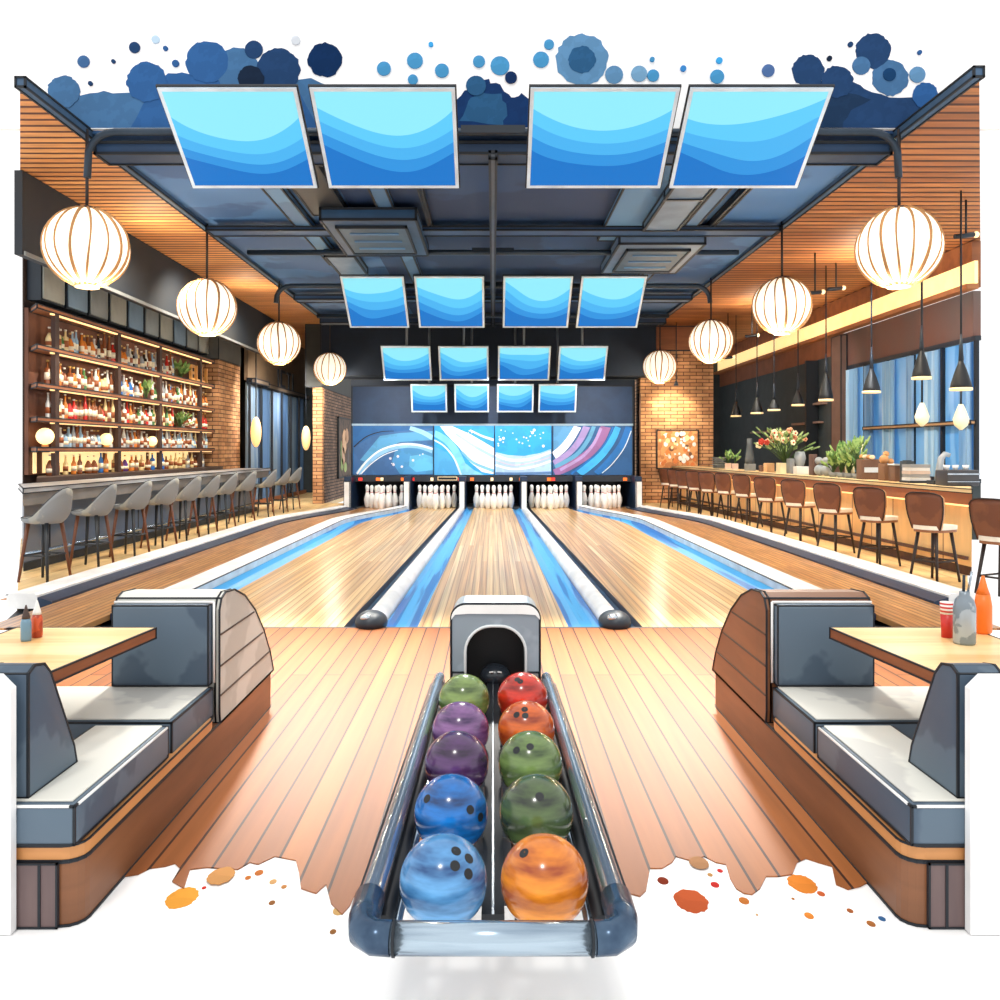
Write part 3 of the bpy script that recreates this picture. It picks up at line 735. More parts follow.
rowcols = [['brown','amber','clear','green','brown','black','cream','amber','pale blue','grey','brown','red'],
 ['cream','brown','amber','blue','clear','brown','grey','cream','green','amber','brown','clear'],
 ['brown','red','green','cream','brown','green','cream','amber','red','brown','clear','cream'],
 ['clear','grey','brown','clear','amber','pale blue','grey','clear','brown','cream','pale blue','clear'],
 ['amber','cream','brown','amber','brown','grey','blue','amber','purple','grey','brown','cream']]
zrow = [3.07, 2.5, 1.99, 1.54, 1.10]
uy = [dfor(px, -6.8) for px in (60,122,163,203)]
plants_at = {(0, 18.7), (2, 18.8), (1, 16.9)}
nb = 0
for r in range(5):
    y = 13.2; k = 0
    step = .128 if r < 4 else .25
    while y < 20.4:
        yy = y + random.uniform(-.004, .004)
        skip = any(abs(yy-u) < .09 for u in uy) or (r == 0 and yy > 18.45) or (r == 2 and abs(yy-18.7) < .26) or (r == 1 and abs(yy-16.9) < .14) or (r == 3 and min(abs(yy-g) for g in (13.2+.05,15.15,17.2)) < .17)
        if not skip:
            cn = random.choice(rowcols[r]); sn = random.choice(list(shapes))
            if r == 4: sn = random.choice(['round','square-shouldered','slim'])
            o = bpy.data.objects.new('bottle', bottle_mesh(sn, cn)); COL.objects.link(o)
            o.location = (-6.9+random.uniform(-.02,.02), yy, zrow[r]); o.scale = (1.12, 1.12, random.uniform(.85, 1.08)*(.85 if r >= 3 else 1))
            k += 1
            tag(o, f'{sn} {cn} bottle, {rown[r]}, left bar, {ordn(k-1)} from near end', 'bottle', 'bottles behind the left bar'); nb += 1
        y += step
LEAF = mat('leaf_green', (96, 140, 70), .6, c2=(140, 170, 96), scale=9, hard=True)
def sprig(name, label, base, hgt, spread, nleaf, flowers=None, pot=None, potr=.08, poth=.1, leaflen=.16, potshape='round', group=None, leafmat=None):
    t = T(name, label, 'plant', base, group); b = Vector(base)
    if pot:
        m = MB()
        if potshape == 'box': m.box(b.x-potr, b.x+potr, b.y-potr, b.y+potr, b.z, b.z+poth)
        else: m.lathe([(potr*.75,0),(potr,poth),(potr*.85,poth),(potr*.8,poth*.9)], b, 12)
        m.build('pot', pot, t)
    m = MB(); m2 = MB()
    z0 = b + Vector((0,0,poth if pot else 0))
    for i in range(nleaf):
        a = random.uniform(0, 6.28); q = random.uniform(.15, 1); hz = random.uniform(.35, 1)*hgt
        tip = z0 + Vector((math.cos(a)*spread*q, math.sin(a)*spread*q, hz))
        mid = z0.lerp(tip, .5) + Vector((0,0,hz*.15))
        m2.tube([z0-Vector((0,0,.02)), mid, tip], .006, 4)
        d = (tip-mid).normalized(); u = d.cross(Vector((0,0,1)))
        if u.length < .1: u = Vector((1,0,0))
        u.normalize(); w = leaflen*.28; nn = u.cross(d)*.012
        P = [tip-d*leaflen*.3, tip+u*w+d*leaflen*.2, tip+d*leaflen*.9, tip-u*w+d*leaflen*.2]
        m.add([p+nn for p in P]+[p-nn for p in P], [(0,1,2,3),(7,6,5,4),(0,4,5,1),(1,5,6,2),(2,6,7,3),(3,7,4,0)])
    m2.build('stem', mat('stem_green', (70, 100, 50), .6), t)
    m.build('foliage', leafmat or LEAF, t)
    if flowers:
        for i in range(flowers[0]):
            a = random.uniform(0, 6.28); q = random.uniform(.1, 1)
            c = z0 + Vector((math.cos(a)*spread*q, math.sin(a)*spread*q, hgt*(1.0-.35*q)*random.uniform(.75,1.1)))
            m = MB(); rr = random.uniform(.045,.075)
            for p in range(5):
                pa = p*2*math.pi/5
                m.ball(c+Vector((math.cos(pa)*rr*.55, 0.0, math.sin(pa)*rr*.55)), rr*.5, 8, 6)
            m.ball(c+Vector((0,-.02,0)), rr*.32, 8, 6, k=1)
            m.build('flower', [random.choice(flowers[1]), mat('flower_eye', (190, 60, 40), .6)], t)
    return t
sprig('leafy_plant', 'small green plant at the far end of the top bottle shelf', (-6.9, 18.75, 3.07), .32, .2, 18)
sprig('leafy_plant', 'small green plant on the third bottle shelf down near the brick pillar', (-6.9, 18.72, 1.99), .26, .2, 18)
sprig('leafy_plant', 'small green plant on the second bottle shelf down', (-6.9, 16.9, 2.5), .3, .1, 12)
# gold letters at the end of the top shelf
t = T('letter_sign', 'gold block letters standing at the far end of the top bottle shelf', 'letter sign', (-6.85, 19.0, 3.07))
GOLD = mat('gold_letters', (224, 160, 84), .5)
yy = 19.12; X = -6.8
def bar(m, y0, y1, z0, z1): m.box(X-.04, X+.02, yy+y0, yy+y1, 3.07+z0, 3.07+z1)
for ch in 'ELLI':
    m = MB(); bar(m, 0, .06, .0, .36)
    if ch == 'E': bar(m, .06, .24, .3, .36); bar(m, .06, .2, .15, .21); bar(m, .06, .24, 0, .06)
    if ch == 'L': bar(m, .06, .22, 0, .06)
    m.build('letter', GOLD, t); yy += .34 if ch != 'I' else .2
# warm globe lamps on the fourth shelf
for i, (px, r) in enumerate(((62, .13), (121, .11), (165, .1))):
    d = dfor(px, -6.62); t = T('globe_lamp', f'small warm glowing globe lamp among the bottles, {ORD[i]} from the near end', 'lamp', (-6.88, d, 1.54), 'globe lamps on the bottle shelf')
    m = MB(); m.lathe([(.05,0),(.05,.03),(.02,.05)], (-6.88, d, 1.54), 12); m.build('foot', GOLD, t)
    m = MB(); m.ball((-6.88, d, 1.54+.04+r), r, 16, 10); m.build('globe', mat('warm_globe', (255, 226, 170), .5, emit=(255, 214, 150), es=1.3), t)
# pillar 1
t = T('brick_pillar', 'tan brick pillar between the bottle shelves and the curtained glass', 'pillar', (-7.0, 20.7, 0))
m = MB(); m.box(-7.3, -6.7, 20.72, 22.5, 0, 3.72); m.build('brickwork', BRICK, t)
m = MB(); m.box(-7.32, -6.68, 20.7, 22.52, 3.72, 4.45); m.build('capital', mat('capital_grey', (86, 86, 84), .7), t, ink=.02)
# curtained glass
w = MB(); w.box(-6.6, -6.5, 22.55, 29.6, 0, .12); o = w.build('window_1', mat('window_sill_brown', (150, 92, 54), .6)); struct(o)
for i in range(6):
    y = 22.6+i*1.15
    m = MB(); 
    N = 12; pts = []
    for j in range(N+1):
        pts.append((-6.56+.035*math.sin(j*2.1+i), y+.05+1.05*j/N))
    pp = pts + [(-6.6, pts[-1][1]), (-6.6, pts[0][1])]
    m.prism(pp, 'z', .12, 3.3); m.build('curtain', mat(['curtain_a','curtain_b'][i%2], [(84,112,142),(58,88,124)][i%2], .6, c2=[(112,132,150),(74,106,144)][i%2], scale=1, stretch=(1,3,.15), hard=True), o)
    m = MB(); m.box(-6.5, -6.44, y-.04, y+.02, .12, 3.3); m.build('mullion', INK, o)
m = MB(); m.box(-6.6, -6.5, 22.55, 29.6, 3.36, 4.99); struct(m.build('wall_left_upper', mat('olive_brown', (104, 84, 62), .7)))
m = MB(); m.box(-6.52, -6.3, 22.55, 23.9, 3.28, 3.4); struct(m.build('trim_14', mat('rail_line', (96, 82, 68), .5), ink=.03))
m = MB(); m.box(-6.5, -6.4, 22.55, 29.6, 3.26, 3.38); struct(m.build('trim_15', mat('rail_line', (96, 82, 68), .5), ink=.03))
# small dark marks on the upper wall (lettering remains): upright bars above the glass
t = T('wall_lettering', 'dark thin letters ICTI on the brown wall over the curtained glass', 'lettering', (-6.45, 25.6, 3.4))
yy = 25.6
for ch in 'ICTI':
    m = MB(); z0, z1 = 3.42, 3.95
    if ch == 'I': m.box(-6.49, -6.46, yy, yy+.1, z0, z1)
    if ch == 'C': m.box(-6.49, -6.46, yy, yy+.1, z0, z1); m.box(-6.49, -6.46, yy+.1, yy+.5, z1-.08, z1); m.box(-6.49, -6.46, yy+.1, yy+.5, z0, z0+.08)
    if ch == 'T': m.box(-6.49, -6.46, yy+.2, yy+.3, z0, z1); m.box(-6.49, -6.46, yy, yy+.5, z1-.08, z1)
    m.build('letter', INK, t); yy += .35 if ch == 'I' else .75
# two bulb reflections in the glass, shaped as warm hanging pendants
for i, (px, y0, y1, r) in enumerate(((256, 418, 446, .1), (306, 424, 452, .12))):
    X = -6.2 if i == 0 else -5.75
    d = dfor(px, X); zc = wz((y0+y1)/2, d)
    t = T('bulb_pendant', ['long warm bulb pendant hanging before the curtained glass', 'warm oval pendant hanging beside the second brick pillar'][i], 'pendant lamp', (X, d, zc))
    m = MB(); m.tube([(X,d,zc+.3),(X,d,4.99)], .015, 6); m.build('cord', INK, t)  # cord added as part of the reflection's pendant shape
    m = MB(); m.ball((X,d,zc), .2, 14, 10, sc=(.7,.7,2.0 if i == 0 else 1.9)); m.build('glass_shade', mat('amber_glow', (250, 214, 150), .5, emit=(250, 200, 130), es=.7), t)
# pillar 2
t = T('brick_pillar', 'dark brick pillar with flower picture, left of the mural', 'pillar', (-4.9, 23.7, 0))
m = MB(); m.box(-5.03, -4.76, 23.72, 23.95, 0, 3.25); m.build('brick_edge', BRICK, t)  # narrow front face in lighter brick, its light put into the colour
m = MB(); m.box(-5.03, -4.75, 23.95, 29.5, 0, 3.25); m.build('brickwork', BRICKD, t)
m = MB(); m.box(-5.2, -4.74, 23.6, 29.5, 3.25, 4.98); m.build('upper_casing', mat('casing_dark', (50, 52, 50), .7), t, ink=.03)
t = T('flower_picture', 'dark picture of a pale blossom and green leaves on the left brick pillar', 'picture', (-4.74, 26.4, .8))
m = MB(); m.box(-4.75, -4.71, 25.9, 28.3, .65, 2.5); m.build('picture_board', mat('picture_dark', (70, 56, 48), .7, c2=(96, 76, 62), scale=4, hard=True), t, ink=.04)
for (y, z, ry, rz_, c) in ((26.9,1.75,.35,.4,(226,176,130)),(27.35,1.95,.3,.25,(200,150,110)),(26.7,1.3,.25,.3,(206,158,120)),(26.5,1.05,.22,.2,(130,150,70)),(27.1,.95,.25,.16,(150,170,90)),(26.35,1.5,.12,.3,(110,130,60)),(27.6,1.3,.2,.3,(60,44,40))):
    m = MB(); m.prism([(y+ry*math.cos(a*math.pi/6)*(1+.2*math.sin(a*3)), z+rz_*math.sin(a*math.pi/6)) for a in range(12)], 'x', -4.712, -4.70); m.build('painted_petal', mm(c), t)

# left bar counter
t = T('bar_counter', 'long grey topped bar counter in front of the bottle shelves', 'bar counter', (-5.9, 10, 0))
m = MB(); m.prism([(-5.5,9.95),(-6.25,11.2),(-6.25,21.0),(-5.5,21.0)], 'z', .99, 1.05); m.build('countertop', mat('steel_top', (196, 202, 208), .3, c2=(150, 146, 142), scale=.7), t, ink=.012)
m = MB(); m.prism([(-5.53,10.0),(-6.2,11.2),(-6.2,20.95),(-5.53,20.95)], 'z', .84, .985); m.build('top_apron', mat('apron_grey', (128, 124, 120), .5), t)
m = MB(); m.prism([(-5.85,10.6),(-6.2,11.2),(-6.2,20.9),(-5.85,20.9)], 'z', .1, .84); m.build('front_panel', mat('bar_front_slate', (120, 124, 132), .6, c2=(88, 106, 130), scale=.35, hard=True), t)
for y in (11.2,12.6,14.0,15.4,16.8,18.2,19.6):
    m = MB(); m.box(-5.87, -5.845, y, y+.03, .1, .84); m.build('panel_joint', INK, t)
m = MB(); m.prism([(-5.8,10.5),(-6.2,11.2),(-6.2,20.9),(-5.8,20.9)], 'z', 0, .1); m.build('plinth', mat('plinth_dark', (34, 44, 54), .6), t)
m = MB(); m.tube([(-5.72,10.4,.22),(-5.72,20.8,.22)], .025, 8); m.build('foot_rail', CHROME, t)

# left stools: shell built facing +x local (sitter faces the bar at -x -> rotated)
def bucket_stool():
    t = T('bucket_stool', 'x', 'bar stool', (0,0,0), 'grey bucket stools at the left bar')
    # shell: seat disc + wrapping back; sitter looks to -x, back at +x
    m = MB(); n = 22; lev = 7
    def rim(a):       # height of the shell edge by angle; a=0 is the back
        c = max(0, math.cos(a)); return .70 + .03 + .34*(c**1.3) if math.cos(a) > 0 else .73
    outer = []; 
    vs = []
    for l in range(lev):
        tt = l/(lev-1)
        for j in range(n):
            a = 2*math.pi*j/n; top = rim(a)
            z = .66 + (top-.66)*tt
            r = .16 + .085*min(1, tt*2.4)**.6 + .02*tt
            vs.append((r*math.cos(a)*1.0 + .02 + .05*max(0,z-.75), r*math.sin(a)*1.0, z))
    b2 = len(vs)
    for l in range(lev):
        tt = 1-l/(lev-1)
        for j in range(n):
            a = 2*math.pi*j/n; top = rim(a)
            z = .72 + (top-.72)*tt
            r = (.16 + .085*min(1, .4+tt*2.4)**.6 + .02*tt) - .03
            if l == lev-1: r = .1
            vs.append((r*math.cos(a) + .02 + .05*max(0,z-.75), r*math.sin(a), z))
    fs = []
    L = 2*lev
    for l in range(L-1):
        for j in range(n): fs.append((l*n+j, l*n+(j+1)%n, (l+1)*n+(j+1)%n, (l+1)*n+j))
    fs.append(tuple(range(n))[::-1]); fs.append(tuple((L-1)*n+j for j in range(n)))
    m.smooth = True; m.add(vs, fs); m.smooth = False
    m.build('seat_shell', mat('stool_grey', (158, 158, 150), .6, c2=(132, 136, 138), scale=3, hard=True), t)
    m = MB(); pts = []
    for j in range(n+1):
        a = 2*math.pi*j/n; z = rim(a); r = .255
        pts.append((r*math.cos(a)+.02+.05*max(0,z-.75), r*math.sin(a), z))
    m.tube(pts, .009, 6); m.build('rim_piping', INK, t)
    for sx in (-1, 1):
        for sy in (-1, 1):
            m = MB(); m.tube([(sx*.12,sy*.12,.67),(sx*.19,sy*.19,0)], .02, 8, radii=[.024,.015]); 
            m.build('leg', mat('leg_brown', (110, 64, 40), .5) if sx*sy > 0 else mat('leg_dark', (34, 40, 46), .5), t)
    m = MB(); z = .3; q = .158
    for a, b in (((-q,-q),(q,-q)),((q,-q),(q,q)),((q,q),(-q,q)),((-q,q),(-q,-q))): m.tube([(a[0],a[1],z),(b[0],b[1],z)], .012, 6)
    m.build('foot_ring', mat('leg_dark', (34, 40, 46)), t)
    return t
st = bucket_stool()
lp = [45, 92, 130, 159, 183, 203, 222, 242, 263, 278, 290]
for i, p in enumerate(lp):
    d = dfor(p, -5.15); lab = f'grey bucket bar stool at the left bar, {ORD[i]} from the near end'
    rz = math.radians(random.uniform(-6, 6) - 8)
    if i == 0: st.location = (-5.15, d, 0); st.rotation_euler = (0,0,rz); st['label'] = lab
    else: clone(st, (-5.15, d, 0), rz, lab)

# ------------------------------------------------------------------ lanterns
def lantern():
    t = T('paper_lantern', 'x', 'lantern', (0,0,0), 'ribbed white globe lanterns')
    m = MB(); n = 48; R = .438
    vs = []; ring = 18
    for i in range(ring+1):
        a = -math.pi/2 + math.pi*i/ring; a = max(-1.48, min(1.48, a))
        for j in range(n):
            b = 2*math.pi*j/n; rr = R*(1-.02*(1-abs(math.sin(b*8))))
            vs.append((rr*math.cos(a)*math.cos(b), rr*math.cos(a)*math.sin(b), R*.97*math.sin(a)))
    fs = [(i*n+j, i*n+(j+1)%n, (i+1)*n+(j+1)%n, (i+1)*n+j) for i in range(ring) for j in range(n)]
    fs += [tuple(range(n))[::-1], tuple(ring*n+j for j in range(n))]
    m.smooth = True; m.add(vs, fs); m.smooth = False
    m.build('shade', mat('lantern_paper', (255, 240, 214), .8, c2=(255, 248, 236), emit=(255, 243, 218), es=.75), t)
    for j in range(16):
        b = 2*math.pi*j/16+.1; pts = []; rad = []
        for i in range(15):
            a = -1.4+2.8*i/14; bb = b + .05*math.sin(a*2+j)
            pts.append((R*1.0*math.cos(a)*math.cos(bb), R*1.0*math.cos(a)*math.sin(bb), R*.97*math.sin(a)))
            rad.append(.009 + .008*abs(math.sin(a)) + (.006 if j % 3 == 0 else 0))
        mm_ = MB(); mm_.tube(pts, .01, 5, radii=rad); mm_.build('rib', mat('rib_tan', (190, 138, 84), .7), t)
    m = MB(); m.lathe([(.13,-.02),(.14,0),(.1,.02)], (0,0,R*.95), 16); m.build('top_ring', mat('ring_brown', (90, 60, 46), .6), t)
    m = MB(); m.lathe([(.12,-.02),(.15,.02)], (0,0,-R*.96), 16); m.build('bottom_ring', mat('ring_tan', (214, 170, 120), .6), t)
    m = MB(); m.tube([(0,0,R*.95),(0,0,4.98-3.69)], .018, 8); m.build('cord', mat('cord_dark', (40, 34, 34), .6), t)
    return t
ln0 = lantern(); k = 0
lat = [[(87,250),(207,305),(279,343),(330,370)], [(899,250),(782,305),(711,343),(660,370)]]
for sd in (0, 1):
    for i, (px, py) in enumerate(lat[sd]):
        X = -4.43 if sd == 0 else 4.43; d = dfor(px, X)
        z = 3.71
        lab = f'round ribbed white paper lantern on the {["left","right"][sd]} side, {["largest and nearest","second nearest","third nearest","smallest and furthest"][i]}'
        if k == 0: ln0.location = (X, d, z); ln0['label'] = lab
        else: clone(ln0, (X, d, z), math.radians(37*k), lab)
        k += 1
        L = bpy.data.lights.new('lantern_light', 'POINT'); L.energy = 60; L.color = (1,.84,.62); L.shadow_soft_size = .05
        o = bpy.data.objects.new('lantern_light', L); COL.objects.link(o); o.location = (X*.985, d-.02, z-.62)

# ------------------------------------------------------------------ right side
def XR(d): return 5.5-.035*(d-9.6)
m = MB(); m.box(8.0, 8.15, 14.2, 30, 4.22, 4.99); struct(m.build('wall_right_fascia', BROWNWOOD))
m = MB(); m.box(7.8, 8.0, 14.0, 30, 4.16, 4.24); struct(m.build('trim_16', mat('cove_ledge', (170, 110, 66), .6)))
m = MB(); m.box(7.93, 7.99, 14.0, 30, 4.25, 4.62); struct(m.build('trim_17', mat('cove_light', (255, 226, 160), .6, emit=(255, 220, 150), es=.75)))
m = MB(); m.box(8.02, 8.15, 14.2, 19.4, 3.36, 4.16); struct(m.build('wall_right_band', mat('band_brown', (112, 74, 62), .7, c2=(96, 84, 80), scale=.5)))
m = MB(); m.box(8.02, 8.15, 19.4, 30, 0, 3.75); struct(m.build('wall_right', mat('wall_charcoal', (48, 58, 62), .7)))
m = MB(); m.box(8.0, 8.15, 19.4, 30, 3.72, 4.16); struct(m.build('wall_right_band_far', mat('band_sienna', (124, 76, 50), .7)))
m = MB(); m.box(4.2, 8.2, 30, 30.15, 0, 4.99); struct(m.build('wall_back_right', mat('wall_charcoal', (48, 58, 62))))
m = MB(); m.box(-7.2, -4.2, 30, 30.15, 0, 4.99); struct(m.build('wall_back_left', mat('wall_charcoal', (48, 58, 62))))
m = MB(); m.box(8.02, 8.15, 14.2, 19.4, 0, 1.0); struct(m.build('wall_right_low', mat('wall_charcoal', (48, 58, 62))))
# big window with curtains and sky-blue panes
w = MB(); w.box(8.0, 8.1, 14.1, 19.4, .95, 1.02); w.box(8.0, 8.1, 14.1, 19.4, 3.32, 3.4); o = w.build('window_2', DARK); struct(o)
for i in range(5):
    y0 = 14.12+i*1.055
    m = MB(); m.box(8.06, 8.08, y0, y0+1.04, 1.02, 3.32)
    m.build('pane', mat('pane_blue', (66, 132, 192), .3, c2=(112, 164, 208), scale=.8, stretch=(1,2,.4), hard=True, emit=(90,150,205), es=.25), o)
    m = MB(); m.box(8.0, 8.06, y0-.03, y0+.03, 1.02, 3.32); m.build('mullion', INK, o)
m = MB(); m.box(7.92, 8.0, 14.1, 18.2, 1.93, 1.99); m.build('rail', mat('rail_oak', (196, 150, 104), .5), o, ink=.02)
for i, (yy, ww, z0, z1) in enumerate(((18.95,.6,1.02,3.3),(18.1,.4,1.02,3.3),(17.2,.5,1.02,3.3),(16.3,.25,1.02,3.3),(15.5,.5,1.02,3.3),(14.4,.35,1.02,3.3))):
    m = MB(); N = 10
    pts = [(7.985+.02*math.sin(j*1.9), yy-ww/2+ww*j/N) for j in range(N+1)]
    m.prism(pts+[(8.01, yy+ww/2),(8.01, yy-ww/2)], 'z', z0, z1)
    m.build('curtain', mat(['sheer_a','sheer_b'][i%2], [(120,164,200),(92,136,180)][i%2], .7, c2=[(156,190,214),(120,158,192)][i%2], scale=1, stretch=(1,5,.1), hard=True), o)
m = MB(); m.box(7.86, 7.99, 19.2, 19.75, 0, 4.1); tag(m.build('wooden_post', mat('post_brown', (100, 76, 64), .7), loc=(7.95, 19.4, 0), ink=.02), 'brown upright post where the blue window meets the dark wall', 'post')
# shelves on dark wall
for i, (y0, y1, z) in enumerate(((20.6,22.4,2.15),(23.0,26.0,2.0),(20.4,21.6,2.6))):
    m = MB(); m.box(7.86, 8.02, y0, y1, z, z+.05); tag(m.build('wall_shelf', mat('shelf_grey_brown', (140, 112, 98), .6), loc=(7.95, y0, z)), f'thin empty shelf on the dark wall behind the plants, {["middle height and nearer","lower and longer","highest and shortest"][i]}', 'shelf', 'thin shelves on the dark wall')
m = MB(); m.box(7.7, 8.0, 20.9, 21.0, 0, 3.7); tag(m.build('dark_post', BLACK, loc=(7.9, 20.9, 0)), 'thin black post standing against the dark wall', 'post')
# right pillar
t = T('brick_pillar', 'wide tan brick pillar with lit top, right of the mural', 'pillar', (5.2, 24, 0))
m = MB(); m.box(4.15, 6.22, 24.0, 25.4, 0, 4.3); m.build('brickwork', BRICK, t)
m = MB(); m.box(4.13, 4.17, 23.98, 24.3, 0, 3.1); m.build('corner_edge', DARKWOOD, t)
m = MB(); m.box(4.1, 6.3, 23.9, 25.5, 4.3, 4.98); m.build('wood_header', BROWNWOOD, t, ink=.03)
t = T('wall_art', 'collage picture of white and brown round shapes on the right brick pillar', 'picture', (5.2, 23.97, 1.0))
m = MB(); m.box(4.62, 5.78, 23.94, 24.0, .98, 2.06); m.build('board', mat('art_brown', (176, 116, 70), .7, c2=(206,150,96), scale=5, hard=True), t, ink=.03)
m = MB()
for i in range(60):
    x = random.uniform(4.7, 5.7); z = random.uniform(1.08, 1.98); r = random.uniform(.025,.07)
    m.prism([(x+r*math.cos(a*math.pi/4), z+r*math.sin(a*math.pi/4)*1.2) for a in range(8)], 'y', 23.935-i*.0003, 23.938, k=random.choice([0,0,1,2,3]))
tag(m.build('collage_dots', [mat('dot_white',(226,228,230),.6), mat('dot_cream',(240,200,150),.6), mat('dot_brown',(100,66,50),.6), mat('dot_orange',(206,120,60),.6)], t), kind='stuff')
# wall washer
t = T('wall_spot', 'small wall washer lamp shining on the right brick pillar', 'spot lamp', (5.0, 23.2, 3.3))
m = MB(); m.tube([(5.0,23.2,4.98),(5.0,23.2,3.36)], .015, 6); m.build('stem', DARK, t)
m = MB(); m.lathe([(.03,.12),(.07,0),(.06,0)], (5.0,23.2,3.26), 12); m.build('lamp_head', DARK, t)

# right bar counter (slightly angled)
ya, yb = 9.75, 23.8
def strip(m, o0, o1, z0, z1, y0=ya, y1=yb, k=None, cut=True):
    def yn(o): return y0 + (o*1.7 if cut else 0)
    P = [(XR(yn(o0))+o0, yn(o0)), (XR(yn(o1))+o1, yn(o1)), (XR(y1)+o1, y1), (XR(y1)+o0, y1)]
    m.prism(P, 'z', z0, z1, k)
t = T('bar_counter', 'long light wood bar counter with brown stools on the right', 'bar counter', (5.6, 10, 0))
m = MB(); strip(m, 0, .75, 1.0, 1.05); m.build('countertop', mat('counter_cream', (240, 214, 164), .4, c2=(222, 186, 130), scale=.8), t, ink=.01)
m = MB(); strip(m, .03, .7, .86, 1.0); m.build('top_apron', mat('apron_sienna', (176, 104, 58), .5), t)
m = MB(); strip(m, .16, .7, .12, .86); m.build('front_panel', brickmat('bar_boards', (255, 212, 148), (238, 184, 116), (160, 98, 58), 4, .62, .012, 'zy', .5, grain=(1, 5, 1), gstr=.15), t)
m = MB(); strip(m, .2, .7, 0, .12); m.build('plinth', DARKWOOD, t)
m = MB(); strip(m, .06, .1, .835, .86, y0=ya+.2, cut=False); m.build('light_strip', mat('warm_strip', (255,214,150), emit=(255,205,140), es=9), t)
m = MB(); strip(m, .1, .14, .2, .24, y0=ya+.3, cut=False); m.build('foot_rail', DARKWOOD, t)

def shell_stool():
    t = T('shell_stool', 'x', 'bar stool', (0,0,0), 'brown stools at the right bar')
    BR = mat('stool_brown', (128, 76, 46), .5, c2=(112, 64, 40), scale=2, hard=True); ED = mat('stool_edge', (206, 150, 96), .5)
    # back at -x, sitter looks to +x
    m = MB(); N = 9; rows_ = 8; vs = []
    for side_ in (0, 1):
        for i in range(rows_):
            tt = i/(rows_-1); z = .60+.42*tt
            hw = (.17+.06*math.sin(min(1, tt*1.5)*math.pi/2))
            if tt > .9: hw *= .9
            for j in range(N):
                s_ = -1+2*j/(N-1)
                x = -.19 - .05*tt + .05*s_*s_ + (0 if side_ == 0 else .035)
                zz = z - (.03*abs(s_)**4 if i == rows_-1 else 0)
                vs.append((x, s_*hw, zz))
    fs = []
    q = rows_*N
    for i in range(rows_-1):
        for j in range(N-1):
            a = i*N+j; fs.append((a, a+N, a+N+1, a+1)); fs.append((q+a, q+a+1, q+a+N+1, q+a+N))
    m.smooth = True; m.add(vs, fs, 0); m.smooth = False
    for i in range(rows_-1): 
        a = i*N; b = i*N+N-1
        m.f += [[a, q+a, q+a+N, a+N], [b, b+N, q+b+N, q+b]]; m.mi += [1, 1]; m.sm += [False, False]
    for j in range(N-1):
        a = (rows_-1)*N+j; m.f.append([a, q+a, q+a+1, a+1][::1]); m.mi.append(1); m.sm.append(False)
        a = j; m.f.append([a, a+1, q+a+1, q+a]); m.mi.append(1); m.sm.append(False)
    m.build('backrest', [BR, ED], t)
    e = MB(); pts = [Vector(vs[i*N]) for i in range(rows_)] + [Vector(vs[(rows_-1)*N+j]) for j in range(1, N)] + [Vector(vs[i*N+N-1]) for i in range(rows_-2, -1, -1)]
    e.tube(pts, .008, 5); e.build('rim_piping', mat('dark_piping', (36, 24, 22), .6), t)
    m = MB(); pr = []
    for i in range(20):
        a = 2*math.pi*i/20; c_, s_ = math.cos(a), math.sin(a)
        pr.append((.02+.24*math.copysign(abs(c_)**.7, c_), .185*math.copysign(abs(s_)**.7, s_)))
    m.prism(pr, 'z', .60, .645); m.build('seat', mat('seat_pale', (236, 226, 206), .45), t, ink=.0)
    m = MB(); m.prism([(x*.97, y*.97) for x, y in pr], 'z', .57, .60); m.build('seat_base', mat('seat_base', (150, 96, 60), .5), t)
    for sx in (-1, 1):
        for sy in (-1, 1):
            m = MB(); m.tube([(.01+sx*.13,sy*.11,.58),(.01+sx*.2,sy*.17,0)], .018, 8, radii=[.02,.014]); m.build('leg', mat('leg_espresso', (44, 32, 28), .5), t)
    m = MB(); z = .24
    P = [(-.16,-.145),(.18,-.145),(.18,.145),(-.16,.145)]
    for i in range(4): a, b = P[i], P[(i+1)%4]; m.tube([(a[0],a[1],z),(b[0],b[1],z)], .011, 6)
    m.build('foot_ring', mat('leg_espresso', (44, 32, 28)), t)
    return t
ss = shell_stool()
def SX(d): return max(XR(d)-.46, LX(4.75, d)+.235)
def solve(p):
    d = 12.0
    for _ in range(60): d = .5*d+.5*SX(d)*F/(p-VX)
    return d
rp = [1003, 934, 878, 835, 800, 771, 748, 729, 712, 699, 688, 679, 670]
for i, p in enumerate(rp):
    d = solve(p); x = SX(d)
    rz = math.radians(30 + random.uniform(-4, 4)); lab = f'brown high-backed bar stool with pale seat at the right bar, {ORD[i]} from the near end'
    if i == 0: ss.location = (x, d, 0); ss.rotation_euler = (0,0,rz); ss['label'] = lab
    else: clone(ss, (x, d, 0), rz, lab)

# items on the right counter
def on_counter(px, off=.4):
    d = 12.0
    for _ in range(40): d = (XR(d)+off)*F/(px-VX)
    return d, XR(d)+off
CZ = 1.05
def boxitem(name, label, cat, px, wpx, hpx, mt, off=.4, dep=.2, bev=.01, extra=None):
    d, x = on_counter(px, off); w_ = wpx*d/F; h_ = hpx*d/F
    t = T(name, label, cat, (x, d, CZ))
    m = MB(); m.box(x-w_/2, x+w_/2, d-dep/2, d+dep/2, CZ, CZ+h_); m.build('body', mt, t, bevel=bev)
    if extra: extra(t, x, d, w_, h_)
    return t
cardw = mat('white_card', (214, 214, 208), .7); card_c = mat('cream_card', (246, 232, 190), .7); tanm = mat('tan_box', (214, 170, 124), .7)
greym = mat('grey_ceramic', (130, 134, 134), .6); woodb = mat('crate_brown', (110, 80, 62), .7)
